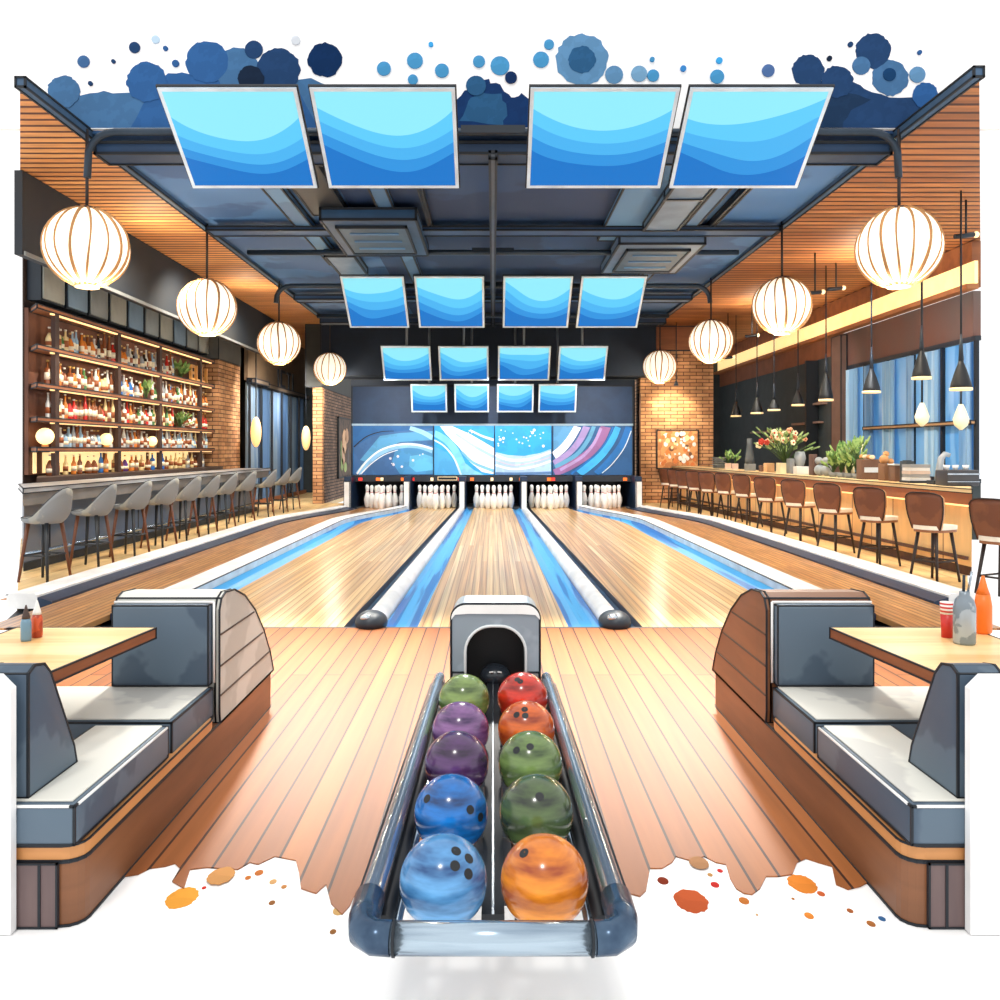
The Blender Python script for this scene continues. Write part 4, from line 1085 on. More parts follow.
# stack of plates
d, x = on_counter(719)
for i in range(5):
    m = MB(); m.lathe([(.1,0),(.17,.035),(.17,.05),(.0,.045)], (x, d, CZ+i*.055), 16)
    tag(m.build('plate', greym, loc=(x, d, CZ+i*.055)), f'grey plate in the pile beside the brick pillar, {["lowest","second lowest","middle","second highest","topmost"][i]}', 'plate', 'grey plates piled on the right counter')
pinkp = mat('pink_pot', (224, 196, 180), .7)
for i, px in enumerate((728, 735)):
    d, x = on_counter(px); sprig('potted_plant', f'small green sprig in a {["pale pink pot, nearer the plate pile","pale pink pot, nearer the grey jug"][i]}', (x, d, CZ), .24, .13, 8, pot=pinkp, potr=.06, poth=.14, leaflen=.12, potshape='box')
def jug_extra(t, x, d, w_, h_):
    m = MB(); m.lathe([(w_*.5,0),(w_*.52,.1),(w_*.3,.4),(w_*.28,.55)], (x, d+.03, CZ+h_), 12); m.build('neck', mat('shade_grey', (92, 98, 100), .6), t)
boxitem('stone_vase', 'tall grey stone vase left of the flower arrangement', 'vase', 750, 9, 7, greym, extra=jug_extra)
d, x = on_counter(785)
sprig('flower_arrangement', 'large arrangement of cream and red flowers in a tan and cream box', (x, d, CZ), .62, .52, 46, flowers=(24, [mat('petal_cream', (246, 226, 188), .6), mat('petal_peach', (226, 160, 120), .6), mat('petal_cream', (246, 226, 188)), mat('petal_red', (196, 56, 44), .6)]), pot=card_c, potr=.13, poth=.2, leaflen=.15, potshape='box', leafmat=mat('leaf_olive', (104, 130, 72), .6, c2=(150,176,110), scale=8, hard=True))
boxitem('gift_box', 'tan box left of the cream flower box', 'box', 769, 8, 9, tanm)
boxitem('gift_box', 'small brown box left of the tan box', 'box', 762, 4, 6, woodb)
boxitem('storage_jar', 'slim grey jar right of the cream flower box', 'jar', 790.5, 5, 15, greym)
boxitem('napkin_box', 'wide white box right of the slim grey jar', 'box', 802, 14, 8, cardw)
def bust(t, x, d, w_, h_): pass
m = MB(); d, x = on_counter(800, .55); m.lathe([(.07,0),(.03,.03),(.03,.08),(.09,.14),(.1,.26),(.05,.3)], (x, d, CZ+.0), 12)
m = MB(); m.lathe([(.06,0),(.03,.04),(.08,.18),(.11,.3),(.08,.42)], (x, d, CZ), 14); tag(m.build('ceramic_vase', mat('vase_grey', (150, 156, 158), .5), loc=(x, d, CZ)), 'pale grey vase behind the wide white box', 'vase')
boxitem('pepper_mill', 'tall brown wooden mill right of the white box', 'mill', 813, 4.5, 21, mat('mill_brown', (96, 70, 60), .6))
for i, px in enumerate((820, 827)):
    d, x = on_counter(px); m = MB(); m.ball((x, d, CZ+.1), .1, 12, 8); m.ball((x-.02, d, CZ+.26), .07, 12, 8); tag(m.build('ceramic_bird', mat('vase_grey', (150,156,158)), loc=(x, d, CZ)), f'grey rounded ceramic ornament beside the herb pots, {["further","nearer"][i]} one', 'ornament')
for i, (px, hh) in enumerate(((833, .3), (841, .42), (849, .34), (857, .5))):
    d, x = on_counter(px, .35)
    sprig('herb_pot', f'bushy green herb in a grey pot, {["first","second","third","fourth"][i]} from the flower arrangement', (x, d, CZ), hh, .16, 26, pot=greym, potr=.075, poth=.08, leaflen=.13, group='herb pots on the right counter')
d, x = on_counter(853, .6)
for i, dx in enumerate((-.1, .0, .12)):
    m = MB(); m.tube([(x+dx, d, CZ),(x+dx*1.3, d, CZ+.42+.06*i)], .025, 8, radii=[.03,.015]); tag(m.build('candle', mat('candle_cream', (244, 232, 190), .6), loc=(x+dx, d, CZ)), f'slim cream candle behind the herbs, {["furthest left","middle","furthest right"][i]} of three', 'candle')
def tray(t, x, d, w_, h_):
    m = MB(); m.box(x-w_*.38, x+w_*.38, d-.115, d-.1, CZ+h_*.35, CZ+h_*.6); m.build('label_card', mat('card_blue', (206, 218, 228), .6), t)
boxitem('pastry_crate', 'brown crate with a pale card, right of the herbs', 'crate', 869, 20, 20, woodb, extra=tray)
for k in range(4):
    d, x = on_counter(862+k*3.4, .4); c = (x, d, CZ+20*d/F+.035)
    m = MB(); m.ball(c, .045, 10, 7, sc=(1,1,.8)); tag(m.build('pastry', mat('pastry_cream', (236,214,180),.6) if k % 2 else mat('pastry_tan', (206,150,96),.6), loc=(c[0], c[1], CZ+20*d/F)), f'small round pastry on the brown crate, {ORD[k]} from the herb side', 'pastry', 'pastries on the brown crate')
boxitem('wooden_box', 'brown wooden box right of the pastry crate', 'box', 886, 10, 17, mat('crate_brown2', (124, 88, 62), .7))
boxitem('wooden_box', 'darker brown wooden box with white lid beside the black toaster', 'box', 896, 9, 16, woodb, extra=lambda t, x, d, w_, h_: MB().box(x-w_*.55, x+w_*.55, d-.11, d+.11, CZ+h_, CZ+h_+.02).build('lid', cardw, t))
d, x = on_counter(884)
m = MB(); m.ball((x, d, CZ+.33), .07, 10, 8); m.ball((x+.03, d, CZ+.41), .045, 10, 8); m.ball((x+.1, d, CZ+.3), .045, 10, 8)
m.v = [Vector((v.x, v.y, v.z-.02)) for v in m.v]
tag(m.build('bread_roll', mat('pastry_tan', (206,150,96)), loc=(x, d, CZ+.2)), 'golden bread loaf on top of the brown wooden box', 'bread')
def toast(t, x, d, w_, h_):
    m = MB(); m.box(x-w_*.35, x+w_*.35, d-.05, d+.05, CZ+h_, CZ+h_+.01); m.build('slot', BLACK, t)
boxitem('toaster', 'dark grey toaster between the wooden boxes and the books', 'toaster', 907, 8, 21, mat('toaster_dark', (54, 62, 66), .5), extra=toast)
for i in range(5):
    d, x = on_counter(916); w_ = 20*d/F*(1-.04*(i % 2))
    m = MB(); m.box(x-w_/2, x+w_/2, d-.12, d+.12, CZ+.03+i*.045, CZ+.03+i*.045+.042)
    tag(m.build('book', mat(['book_white','book_grey','book_blush'][i%3], [(220,220,216),(150,152,152),(206,186,172)][i%3], .7), loc=(x, d, CZ+.03+i*.045)), f'flat book in the pile right of the toaster, {["lowest","second lowest","middle","second highest","topmost"][i]}', 'book', 'books piled on the right counter')
d, x = on_counter(916); m = MB(); m.box(x-.16, x+.3, d-.15, d+.15, CZ, CZ+.03); tag(m.build('serving_tray', DARK, loc=(x, d, CZ)), 'dark low tray under the pile of books', 'tray')
# tap / coffee lever
t = T('coffee_tap', 'tall grey curved coffee tap on the right counter', 'tap', (on_counter(938)[1], on_counter(938)[0], CZ))
d, x = on_counter(938)
m = MB(); m.tube([(x,d,CZ),(x+.02,d,CZ+.2),(x+.04,d,CZ+.34),(x+.09,d,CZ+.4),(x+.15,d,CZ+.38)], .03, 10, radii=[.055,.045,.04,.035,.03]); m.build('tap_body', mat('tap_grey', (170, 176, 180), .3, .4), t)
m = MB(); m.box(x-.1, x+.12, d-.1, d+.1, CZ, CZ+.05); m.build('base', DARK, t)
d, x = on_counter(957)
t = T('coffee_machine', 'low dark coffee machine with white cups on top, nearest on the right counter', 'coffee machine', (x, d, CZ))
m = MB(); m.box(x-.2, x+.2, d-.15, d+.15, CZ, CZ+.2); m.build('body', mat('machine_dark', (62, 62, 66), .4), t, bevel=.015)
m = MB(); m.box(x-.2, x+.2, d-.16, d-.15, CZ+.14, CZ+.16); m.box(x-.2, x+.2, d-.16, d-.15, CZ+.05, CZ+.06); m.build('trim_line', SILVER, t)
for i, dx in enumerate((-.13, -.02, .11)):
    m = MB(); m.lathe([(.025,0),(.04,.06),(.034,.06),(.02,.01)], (x+dx, d, CZ+.2), 12); tag(m.build('coffee_cup', WHITE, loc=(x+dx, d, CZ+.2)), f'small white cup on the coffee machine, {["left","middle","right"][i]} of three', 'cup', 'cups on the coffee machine')

# pendants over the right bar
def pend(px, y1, y2, wpx, label, X=6.3):
    d = dfor(px, X); zt_, zb_ = wz(y1, d), wz(y2, d); r = wpx*d/F/2
    t = T('cone_pendant', label, 'pendant lamp', (X, d, zb_), 'black cone pendants over the right bar')
    h_ = zt_-zb_
    m = MB(); m.lathe([(r,0),(r*.92,h_*.18),(r*.55,h_*.62),(r*.3,h_*.85),(r*.18,h_)], (X,d,zb_), 18); m.build('shade', mat('pendant_black', (10, 15, 20), .5), t)
    m = MB(); m.lathe([(r*1.03,-.02),(r*1.03,.015)], (X,d,zb_), 18); m.build('rim', mat('rim_cream', (240, 214, 160), .5, emit=(255,220,160), es=.5), t)
    m = MB(); m.tube([(X,d,zt_-.01),(X,d,zt_+.35)], .02, 8, radii=[.035,.012]); m.build('socket', DARK, t)
    m = MB(); m.tube([(X,d,zt_+.3),(X,d,4.99)], .012, 6); m.build('cord', INK, t)
    return t
pl = [(961,360,389,20.5),(921.5,349,378,18),(871.5,368,392,17),(826,372,400,14),(798,390,405,12),(774,399,410,12),(757,397,413,12),(736,402,416,10)]
for i, (px, a, b, w_) in enumerate(pl): pend(px, a, b, w_, f'black cone pendant lamp over the right bar, {ORD[i]} from the near end')
for i, (px, y0, y1) in enumerate(((922, 404, 424), (961, 405, 428))):
    X = 6.9; d = dfor(px, X); zc = wz((y0+y1)/2, d)
    t = T('bulb_pendant', f'clear teardrop bulb hanging before the blue window, {["further","nearer"][i]} of two', 'pendant lamp', (X, d, zc))
    m = MB(); m.tube([(X,d,zc+.14),(X,d,4.99)], .014, 6); m.build('cord', INK, t)
    m = MB(); m.lathe([(.02,-.2),(.09,-.13),(.11,-.04),(.07,.08),(.03,.18)], (X,d,zc), 14); m.build('glass_bulb', mat('bulb_cream', (240, 232, 190), .3, emit=(250,236,190), es=.15), t)
# track spots under the wood ceiling
for i, (px, py, X) in enumerate(((966,236,6.6),(836,289,6.4),(815,293,5.7),(752,336,6.2),(728,358,6.0))):
    d = dfor(px, X); z = min(4.6, wz(py, d))
    t = T('track_spot', f'small dark ceiling spot lamp over the right bar, {ORD[i]} from the near end', 'spot lamp', (X, d, z), 'small spot lamps under the wood ceiling')
    m = MB(); m.tube([(X,d,z),(X,d,4.99)], .014, 6); m.build('stem', INK, t)
    m = MB(); m.tube([(X-.16,d,z-.01),(X+.12,d,z+.02)], .035, 8); m.build('lamp_head', DARK, t)
    m = MB(); m.ball((X+.14,d,z+.02), .045, 10, 8); m.build('lamp_glass', mat('lamp_cream', (250,220,170)), t)

# ------------------------------------------------------------------ booths
def booth(sd):
    nm = 'left' if sd < 0 else 'right'
    def bx(m, a, b, y0, y1, z0, z1, k=None): return m.box(sd*a, sd*b, y0, y1, z0, z1, k)
    xa = 1.30
    t = T('booth_bench', f'U-shaped slate upholstered booth with wooden plinth on the {nm}', 'booth', (sd*1.6, 2.7, 0))
    # plinth (rounded front and rear corner)
    def plan(x0, x1, y0, y1, r):
        p = []
        for i in range(5):
            a = math.pi*i/8; p.append((sd*(x0+r-r*math.cos(a)*1), y0+r-r*math.sin(a)))
        p = [(sd*x1, y0)] + p[::-1]
        for i in range(5):
            a = math.pi*i/8; p.append((sd*(x0+.1-.1*math.cos(a)), y1-.1+.1*math.sin(a)))
        p += [(sd*x1, y1)]
        return p
    m = MB(); m.prism(plan(xa, 1.56, 2.68, 5.06, .06), 'z', 0, .2); m.prism(plan(xa+.06, 2.1, 3.2, 4.5, .06), 'z', 0, .2) if False else None
    m.build('plinth', OAK, t, ink=.008)
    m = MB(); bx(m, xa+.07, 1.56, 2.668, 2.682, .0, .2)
    f_ = m.build('plinth_front', mat('grey_brown_wood', (112, 92, 90), .55, c2=(98, 80, 80), scale=2, stretch=(8,1,1)), t, ink=.006)  # plinth wood in a darker tone: shade of the front painted in
    m = MB(); bx(m, xa+.12, xa+.128, 2.664, 2.669, .0, .2); m.build('board_joint', INK, f_)
    m = MB(); m.prism(plan(xa, 1.6, 2.68, 4.02, .06), 'z', .205, .25); m.build('plinth_rail', mat('rail_light_oak', (206, 142, 84), .5), t, ink=.006)
    m = MB(); bx(m, 1.57, 2.15, 3.52, 4.6, 0, .2); m.build('plinth_wing', DARKWOOD, t)
    # seats; thin top sheets carry the light from above in their colour
    z0, z1 = .255, .385
    m = MB(); bx(m, xa+.01, 1.62, 2.665, 3.44, z0, z1); m.build('front_seat_cushion', SLATE, t, bevel=.018, ink=.008)
    m = MB(); bx(m, xa+.03, 1.60, 2.69, 3.42, z1, z1+.008); m.build('front_seat_top', LIT_TOP, t, bevel=.004)
    m = MB(); bx(m, xa+.02, 2.12, 3.50, 4.02, z0-.02, z1-.005); m.build('rear_seat_cushion', SLATE, t, bevel=.018, ink=.008)
    m = MB(); bx(m, xa+.04, 2.10, 3.52, 4.0, z1-.005, z1+.004); m.build('rear_seat_top', LIT_TOP, t, bevel=.004)
    # piping lines
    m = MB(); m.tube([(sd*(xa+.012),2.69,z1-.004),(sd*(xa+.012),3.42,z1-.004)], .005, 6); m.tube([(sd*(xa+.03),2.668,z1-.004),(sd*1.6,2.668,z1-.004)], .005, 6); m.build('piping', WHITE, t)
    # front backrest, set back from the aisle
    m = MB(); m.prism([(2.70,.39),(3.02,.39),(3.0,.46),(2.84,.76),(2.80,.80),(2.74,.81),(2.70,.79)], 'x', sd*1.475, sd*1.62)
    m.build('front_backrest', SLATE, t, bevel=.012, ink=.008)
    # rear backrest
    prof = [(4.04,.26),(4.04,.74),(4.07,.79),(4.13,.81),(4.27,.80),(4.45,.74),(4.64,.63),(4.82,.48),(4.96,.32),(5.03,.2),(4.05,.2)]
    m = MB(); m.prism(prof, 'x', sd*(xa+.02), sd*1.8); m.build('rear_backrest', CREAM if sd < 0 else OAK, t, ink=.008)
    m = MB(); m.prism(prof, 'x', sd*xa, sd*(xa+.02)); e = m.build('end_panel', CREAM if sd < 0 else OAK, t, ink=.008)
    m = MB()
    for z, yy in ((.62,4.62),(.47,4.8),(.33,4.93)): m.box(sd*(xa-.004), sd*(xa+.001), 4.05, yy, z-.004, z+.004)
    m.build('seam', mat('seam_dark', (70, 56, 48), .6), e)
    m = MB(); bx(m, xa+.03, 1.79, 3.98, 4.045, .39, .775); m.build('rear_back_pad', SLATE, t, bevel=.02, ink=.007)
    m = MB(); m.tube([(sd*(xa+.02),4.02,.78),(sd*1.79,4.02,.78)], .007, 6); m.tube([(sd*(xa+.02),4.02,.40),(sd*(xa+.02),4.02,.78)], .006, 6); m.build('piping', WHITE, t)
    # white privacy panel on the outer front
    t2 = T('privacy_panel', f'plain white upright panel beside the {nm} booth front', 'panel', (sd*1.9, 2.66, 0))
    x_in = 1.493 if sd < 0 else 1.478
    m = MB(); m.prism([(sd*x_in,0),(sd*2.7,0),(sd*2.7,.80),(sd*(x_in+.04),.80),(sd*x_in,.76)], 'y', 2.63, 2.662); m.build('board', mat('panel_white', (250,250,250), .9), t2)
    # table
    t3 = T('booth_table', f'light wood booth table with thick brown edge on the {nm}', 'table', (sd*1.8, 3.4, 0))
    m = MB(); m.prism([(sd*1.515,3.82),(sd*2.14,3.82),(sd*2.14,3.0),(sd*1.60,3.0)], 'z', .655, .70); m.build('table_top', [EDGEWOOD], t3, ink=.007)
    m = MB(); m.prism([(sd*1.52,3.815),(sd*2.135,3.815),(sd*2.135,3.005),(sd*1.605,3.005)], 'z', .70, .7025); m.build('top_surface', TABLEWOOD, t3)
    m = MB(); m.prism([(sd*1.56,3.78),(sd*2.1,3.78),(sd*2.1,3.05),(sd*1.64,3.05)], 'z', .635, .655); m.build('under_frame', DARKWOOD, t3)
    m = MB(); m.box(sd*1.92, sd*2.0, 3.44, 3.495, 0, .635); m.build('leg', INK, t3)
booth(-1); booth(1)
# table items
def bottle_thing(name, label, cat, px, ybase, hpx, wpx, d, body, cap, nozzle=True):
    x = wx(px, d); z = .7027; hh = hpx*d/F; r = wpx*d/F/2
    t = T(name, label, cat, (x, d, z))
    m = MB(); m.lathe([(r*.9,0),(r,.01),(r,hh*.5),(r*.75,hh*.62)], (x,d,z), 16); m.build('body', body, t)
    if nozzle:
        m = MB(); m.lathe([(r*.78,hh*.62),(r*.7,hh*.7),(r*.18,hh*.97),(r*.1,hh)], (x,d,z), 16); m.build('nozzle', cap, t)
    return t
bottle_thing('sauce_bottle', 'red sauce squeeze bottle with white nozzle on the left table', 'sauce bottle', 37, 645, 37, 10.5, 3.62, mat('sauce_red', (206, 84, 40), .3, c2=(170, 60, 30), scale=20, hard=True), WHITE)
bottle_thing('salt_shaker', 'grey blue shaker with dark top on the left table', 'shaker', 26, 645, 36, 10, 3.55, mat('shaker_blue', (110, 146, 170), .3), mat('shaker_top', (70, 52, 46), .5))
# right table flask, striped cup, orange bottle
x, d = wx(964.5, 3.5), 3.5
t = T('steel_flask', 'grey steel flask with two thin spouts on the right table', 'flask', (x, d, .7027))
m = MB(); m.lathe([(.038,0),(.043,.01),(.043,.15),(.036,.18),(.02,.2),(.02,.215)], (x,d,.7027), 18); m.build('body', mat('flask_grey', (170, 180, 188), .3, .3, c2=(130,142,152), scale=12, hard=True), t)
m = MB(); m.tube([(x-.004,d,.91),(x-.002,d,.985)], .006, 8); m.build('spout', DARK, t)
m = MB(); m.tube([(x+.014,d,.91),(x+.03,d,1.0)], .005, 8); m.build('spout', SILVER, t)
x2, d2 = wx(947, 3.62), 3.62
t = T('striped_cup', 'red cup with white striped top on the right table', 'cup', (x2, d2, .7027))
m = MB(); m.lathe([(.022,0),(.026,.1)], (x2,d2,.7027), 16); m.build('body', mat('cup_red', (206, 48, 40), .4), t)
m = MB(); m.lathe([(.0265,.1),(.028,.15),(.02,.15)], (x2,d2,.7027), 16); m.build('striped_sleeve', brickmat('cup_stripes', (240,236,230), (240,236,230), (206,48,40), 4, .016, .004, 'wall', .5), t)
x3, d3 = wx(983, 3.7), 3.7
t = T('sauce_bottle', 'orange squeeze bottle at the outer end of the right table', 'sauce bottle', (x3, d3, .7027))
m = MB(); m.lathe([(.03,0),(.036,.01),(.036,.12),(.028,.17)], (x3,d3,.7027), 16); m.build('body', mat('bottle_orange', (244, 120, 30), .4), t)
m = MB(); m.lathe([(.028,.17),(.018,.2),(.006,.25)], (x3,d3,.7027), 16); m.build('nozzle', mat('bottle_orange', (244,120,30)), t)

# ------------------------------------------------------------------ ball return
t = T('ball_rack', 'silver tube ball rack with central track in the foreground', 'ball rack', (0, 2.9, 0))
RZ = .425
yf = 1.9
def railpts(s_):
    pts = [(s_*.252, 4.02, RZ), (s_*.255, 3.9, RZ)]
    pts += [(s_*(.255+(.292-.255)*(3.9-y)/(3.9-2.05)), y, RZ) for y in (3.3, 2.7, 2.3, 2.05)]
    return pts
for s_ in (-1, 1):
    m = MB(); m.tube([(s_*.25, 4.06, RZ-.06)] + railpts(s_) + [(s_*.293,1.99,RZ)], .026, 14, radii=[.02,.024,.026,.027,.028,.029,.03,.03]); m.build('side_rail', CHROME, t)
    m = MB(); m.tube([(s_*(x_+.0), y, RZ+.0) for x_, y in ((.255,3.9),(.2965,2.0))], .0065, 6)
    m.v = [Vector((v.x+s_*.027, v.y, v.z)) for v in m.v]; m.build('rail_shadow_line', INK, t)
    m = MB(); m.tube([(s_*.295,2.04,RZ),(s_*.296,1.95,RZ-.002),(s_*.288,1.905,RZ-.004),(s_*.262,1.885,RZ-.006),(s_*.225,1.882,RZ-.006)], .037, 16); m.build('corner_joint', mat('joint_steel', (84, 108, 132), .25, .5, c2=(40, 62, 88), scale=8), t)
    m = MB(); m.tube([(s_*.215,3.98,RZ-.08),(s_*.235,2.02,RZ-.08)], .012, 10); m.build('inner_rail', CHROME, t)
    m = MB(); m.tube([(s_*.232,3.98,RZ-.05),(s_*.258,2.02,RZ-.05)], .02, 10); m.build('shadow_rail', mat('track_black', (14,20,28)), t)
    for cx in (-.06, .06):
        m = MB(); m.tube([(s_*.124+cx,4.1,RZ-.093),(s_*.124+cx,2.0,RZ-.093)], .010, 10); m.build('ball_track', mat('track_dark', (52, 62, 72), .3, .6), t)
m = MB(); m.tube([(-.226,1.882,RZ-.006),(.226,1.882,RZ-.006)], .0355, 16); m.build('front_bar', mat('front_steel', (176, 194, 208), .18, .8, c2=(70, 96, 124), scale=3, stretch=(.5,6,6)), t)
for s_ in (-1, 1):
    m = MB(); m.tube([(s_*.222,1.882,RZ-.006),(s_*.216,1.882,RZ-.006)], .0385, 16); m.build('collar', INK, t)
m = MB(); m.box(-.028, .028, 2.06, 4.1, RZ-.12, RZ-.05); m.build('centre_track', mat('track_black', (5, 8, 12), .8, spec=.0), t)
m = MB(); m.box(-.003, .003, 2.06, 4.1, RZ-.05, RZ-.04); m.build('centre_line', SILVER, t)
for y in (2.28, 2.68, 3.08, 3.45):
    m = MB(); m.box(-.245, .245, y-.015, y+.015, RZ-.14, RZ-.12); m.build('cross_bar', DARK, t)
for y in (3.2, 3.8):
    m = MB(); m.tube([(0,y,0),(0,y,RZ-.13)], .035, 12); m.build('leg', DARK, t)
    m = MB(); z_ = 0; m.lathe([(.13,0),(.13,.015),(.04,.04)], (0,y,z_), 20); m.build('foot_plate', DARK, t)
# hood
t = T('ball_return_hood', 'silver grey arched ball return hood with dark opening', 'ball return', (0, 4.2, 0))
def arch(w_, ht, zb_, r, n=8, bulge=.0):
    p = [(-w_, zb_)]
    for i in range(n+1):
        a = math.pi - math.pi/2*i/n; p.append((-w_+r+r*math.cos(a), ht-r+r*math.sin(a)))
    for i in range(n+1):
        a = math.pi/2 - math.pi/2*i/n; p.append((w_-r+r*math.cos(a), ht-r+r*math.sin(a)))
    p.append((w_, zb_)); return p
cxh = .012
out = [(x+cxh, z) for x, z in arch(.212, .765, 0, .07)]; inn = [(x+cxh, z) for x, z in arch(.145, .66, 0, .125)]
HM = mat('hood_grey', (160, 172, 182), .4, .15, c2=(146, 158, 168), scale=3, hard=True)
m = MB(); n = len(out); y0, y1 = 4.06, 4.30
vs = [(x, y0, z) for x, z in out] + [(x, y0, z) for x, z in inn] + [(x*.98, y1, z) for x, z in out] + [(x, y1-.02, z) for x, z in inn]
fs = []
for i in range(n-1):
    fs += [(i, n+i, n+i+1, i+1)]; 
    fs += [(i, i+1, 2*n+i+1, 2*n+i)]; fs += [(n+i, 3*n+i, 3*n+i+1, n+i+1)]
fs.append(tuple(2*n+i for i in range(n))); fs.append(tuple(3*n+i for i in range(n))[::-1])
fs = [q[::-1] for q in fs]
m.add(vs, fs); m.build('shell', HM, t)
m = MB(); m.tube([(x, y0, z) for x, z in out], .006, 6); m.build('outer_edge', INK, t)
m = MB(); m.tube([(x, y0-.004, z) for x, z in inn], .0075, 6); m.build('inner_rim', mat('rim_white', (226, 230, 230), .4), t)
m = MB(); m.box(-.14+cxh, .14+cxh, 4.25, 4.27, .0, .64); m.build('dark_back', BLACK, t)
for s_ in (-1, 1):
    m = MB(); m.box(s_*.152+cxh, s_*.206+cxh, 4.045, 4.058, .0, .44); m.build('lower_plate', mat('plate_grey', (176, 178, 180), .4, .3), t, ink=.005)
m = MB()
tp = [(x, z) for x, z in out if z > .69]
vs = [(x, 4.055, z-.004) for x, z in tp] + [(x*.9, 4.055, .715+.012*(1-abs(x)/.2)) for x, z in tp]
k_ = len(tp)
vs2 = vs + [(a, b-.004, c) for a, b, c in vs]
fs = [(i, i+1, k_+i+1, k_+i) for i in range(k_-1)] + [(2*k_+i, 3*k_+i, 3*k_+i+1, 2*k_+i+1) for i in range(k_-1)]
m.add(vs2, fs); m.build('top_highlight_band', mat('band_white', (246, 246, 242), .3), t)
m = MB(); m.ball((cxh, 4.16, .40), .075, 20, 12, sc=(1,1,.75)); tag(m.build('feeder_wheel', mat('feeder_black', (40, 46, 54), .25), t), kind=None)
m = MB(); m.tube([(cxh-.03,4.09,.43),(cxh-.01,4.088,.432)], .004, 6); m.tube([(cxh+.01,4.088,.432),(cxh+.03,4.09,.43)], .004, 6); m.build('feeder_bolt', WHITE, t)

# balls
def ballmat(name, c1, c2, sc=5, st=(1,1,4), hardp=(.44,.52)):
    m_ = mat(name, tuple(min(255, int(v*1.04)) for v in c1), .2, c2=tuple(int(v*.74) for v in c2), scale=sc, stretch=st, coat=.3)
    return m_
BR_ = .108
balls = [
 ('light blue', 444.5, 881, (104,172,226), (30,96,168), [(.27,-.6),(.56,-.45),(.25,-.3),(.55,-.14)], 'light blue bowling ball with four finger holes, front left of the rack'),
 ('orange', 546, 881, (250,150,40), (206,84,20), [(-.44,-.56)], 'bright orange bowling ball with one hole, front right of the rack'),
 ('blue', 453, 813, (24,126,214), (14,72,140), [(-.65,-.35),(.5,-.08),(.78,.1)], 'royal blue bowling ball, second from the front in the left row'),
 ('dark green', 538, 813, (92,116,68), (50,62,48), [(.1,-.4)], 'dark green bowling ball with one hole, second in the right row'),
 ('dark purple', 458, 764, (96,58,112), (56,30,70), [], 'dark plum bowling ball, middle of the left row'),
 ('green', 533, 764, (124,150,84), (78,104,56), [(-.42,-.4),(0,-.5)], 'olive green bowling ball with two holes, middle of the right row'),
 ('purple', 462, 731, (150,104,160), (84,50,112), [], 'lilac purple bowling ball, fourth in the left row'),
 ('orange red', 526, 730, (232,112,36), (190,66,18), [(-.33,-.5),(-.03,-.47),(-.05,-.68)], 'burnt orange bowling ball with three holes, fourth in the right row'),
 ('pale green', 466, 700, (140,166,92), (92,120,62), [], 'pale green bowling ball at the back of the left row'),
 ('red', 523, 698, (226,54,32), (176,36,20), [(-.2,-.7),(-.08,-.62)], 'red bowling ball at the back of the right row')]
cam = Vector((0,0,H))
for nm, px, py, c1, c2, holes, lab in balls:
    d = (H-.44)*F/(py-VY); c = Vector((wx(px, d), d, .44))
    c.x = -.122 if px < VX else .126
    t = T('bowling_ball', lab, 'bowling ball', (c.x, c.y, .44-BR_), 'bowling balls on the rack')
    m = MB(); m.ball(c, BR_, 40, 26); m.build('ball_body', ballmat('ball_'+nm.replace(' ','_'), c1, c2), t)
    f_ = (cam-c).normalized(); r_ = Vector((1,0,0)); r_ = (r_-f_*r_.dot(f_)).normalized(); u_ = f_.cross(r_)
    if u_.z < 0: u_ = -u_
    for hx, hy in holes:
        q = math.sqrt(max(0, 1-hx*hx-hy*hy)); dr = r_*hx + u_*(-hy) + f_*q
        a_ = dr.cross(Vector((0,0,1))).normalized(); b_ = dr.cross(a_)
        rr = .0125; P = []
        for k_ in range(14):
            an = 2*math.pi*k_/14; v = dr*BR_ + (a_*math.cos(an)+b_*math.sin(an))*rr; P.append(c + v.normalized()*(BR_+.0006))
        Q = [c + (p-c).normalized()*(BR_-.012) for p in P]
        m = MB(); m.add(P+Q, [tuple(range(14)), tuple(range(14,28))[::-1]]+[(k_, 14+k_, 14+(k_+1)%14, (k_+1)%14) for k_ in range(14)])
        m.build('finger_hole', BLACK, t)

# ------------------------------------------------------------------ lights
def spot(x, y, z, e, ang, tgt, col=(1,.95,.88), r=.06, blend=.9):  # fill spots without fixtures, added to brighten the room, besides the pillar washer
    L = bpy.data.lights.new('ceiling_spot_light', 'SPOT'); L.energy = e; L.spot_size = math.radians(ang); L.spot_blend = blend; L.color = col; L.shadow_soft_size = r
    o = bpy.data.objects.new('ceiling_spot_light', L); COL.objects.link(o); o.location = (x,y,z)
    o.rotation_euler = (Vector(tgt)-Vector((x,y,z))).to_track_quat('-Z','Y').to_euler()
for x, y, e in ((-2.6,12.6,480),(2.6,12.6,480),(-.5,14.6,420),(.5,18.9,380),(-2.9,16.5,420),(3.0,16.5,420),(-2.4,19.2,320),(2.2,19.2,320)):
    spot(x, y, 4.6, e*.8, 125, (x*.9, y-.3, 0), r=.2)
for x in (-2.3, 0, 2.3): spot(x, 9.7, 4.6, 3500, 40, (x*.75, 5.7, 0), (1,.96,.88), .25, 1.0)
spot(5.0, 23.1, 3.2, 200, 100, (5.0, 24, 2.3), (1,.85,.6), .03)  # light of the pillar's wall washer
for y in (12.6, 15.5, 18.6): spot(-4.75, y, 4.85, 420, 120, (-6.6, y+.8, 1.8), (1,.9,.76))
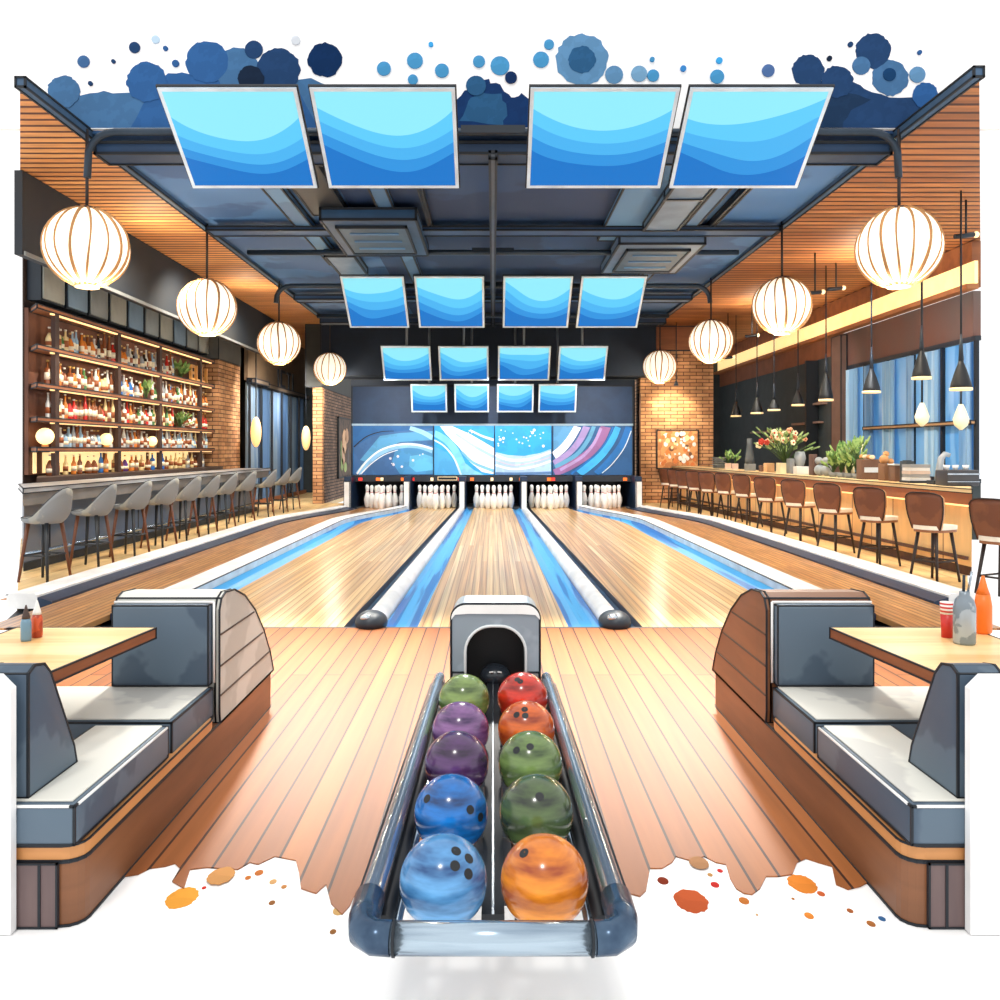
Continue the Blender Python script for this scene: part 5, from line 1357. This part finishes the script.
spot(-5.3, 22.0, 3.5, 420, 130, (-6.6, 24.2, 1.7), (1,.95,.9)); spot(-5.5, 25.5, 3.2, 200, 140, (-6.5, 26, 2), (1,.95,.9)); spot(-3.9, 22.6, 3.2, 130, 140, (-4.8, 25.6, 1.6), (1,.92,.82))
spot(4.8, 11.5, 4.8, 420, 110, (5.8, 11.8, .4), (1,.88,.7)); spot(4.8, 15, 4.8, 420, 110, (5.6, 15.4, .4), (1,.88,.7)); spot(4.8, 19, 4.8, 420, 110, (5.4, 19.5, .4), (1,.88,.7))
spot(6.6, 15, 4.1, 160, 150, (6.6, 15, 6), (1,.84,.62)); spot(6.4, 20, 4.1, 160, 150, (6.4, 20, 6), (1,.84,.62))
spot(-5.2, 13, 4.2, 60, 150, (-5.0, 13, 6), (1,.84,.62)); spot(-5.2, 18, 4.2, 60, 150, (-5.0, 18, 6), (1,.84,.62))
spot(5.6, 13.2, 3.9, 250, 110, (8, 16, 2.1), (.85,.93,1)); spot(6.2, 18, 3.9, 160, 110, (8, 22.5, 1.6), (1,1,1))
for x in (-2.6, 0, 2.6): spot(x, 20.2, 3.1, 190, 130, (x, 22.45, 1.3), (1,1,1), .05)
su = bpy.data.lights.new('sun', 'SUN'); su.energy = .7; su.angle = math.radians(6); su.color = (1,.97,.92)
so = bpy.data.objects.new('sun', su); COL.objects.link(so); so.rotation_euler = Vector((.12,.55,-1)).to_track_quat('-Z','Y').to_euler()
W = bpy.data.worlds.new('world'); S.world = W; W.use_nodes = True
bg = W.node_tree.nodes['Background']; bg.inputs[0].default_value = (1,1,1,1); bg.inputs[1].default_value = 1.0

# ------------------------------------------------------------------ camera
cd = bpy.data.cameras.new('camera'); co = bpy.data.objects.new('camera', cd); COL.objects.link(co)
co.location = (0,0,H); co.rotation_euler = (math.pi/2,0,0)
cd.sensor_width = 36; cd.lens = 36*F/1000
cd.shift_x = (500-VX)/1000; cd.shift_y = -(500-VY)/1000
cd.clip_start = .05; cd.clip_end = 200
S.camera = co
S.view_settings.view_transform = 'Standard'; S.view_settings.look = 'None'; S.view_settings.gamma = 1
S.view_settings.use_curve_mapping = False; S.view_settings.exposure = EXPO
S.cycles.use_denoising = True
S.cycles.max_bounces = 6
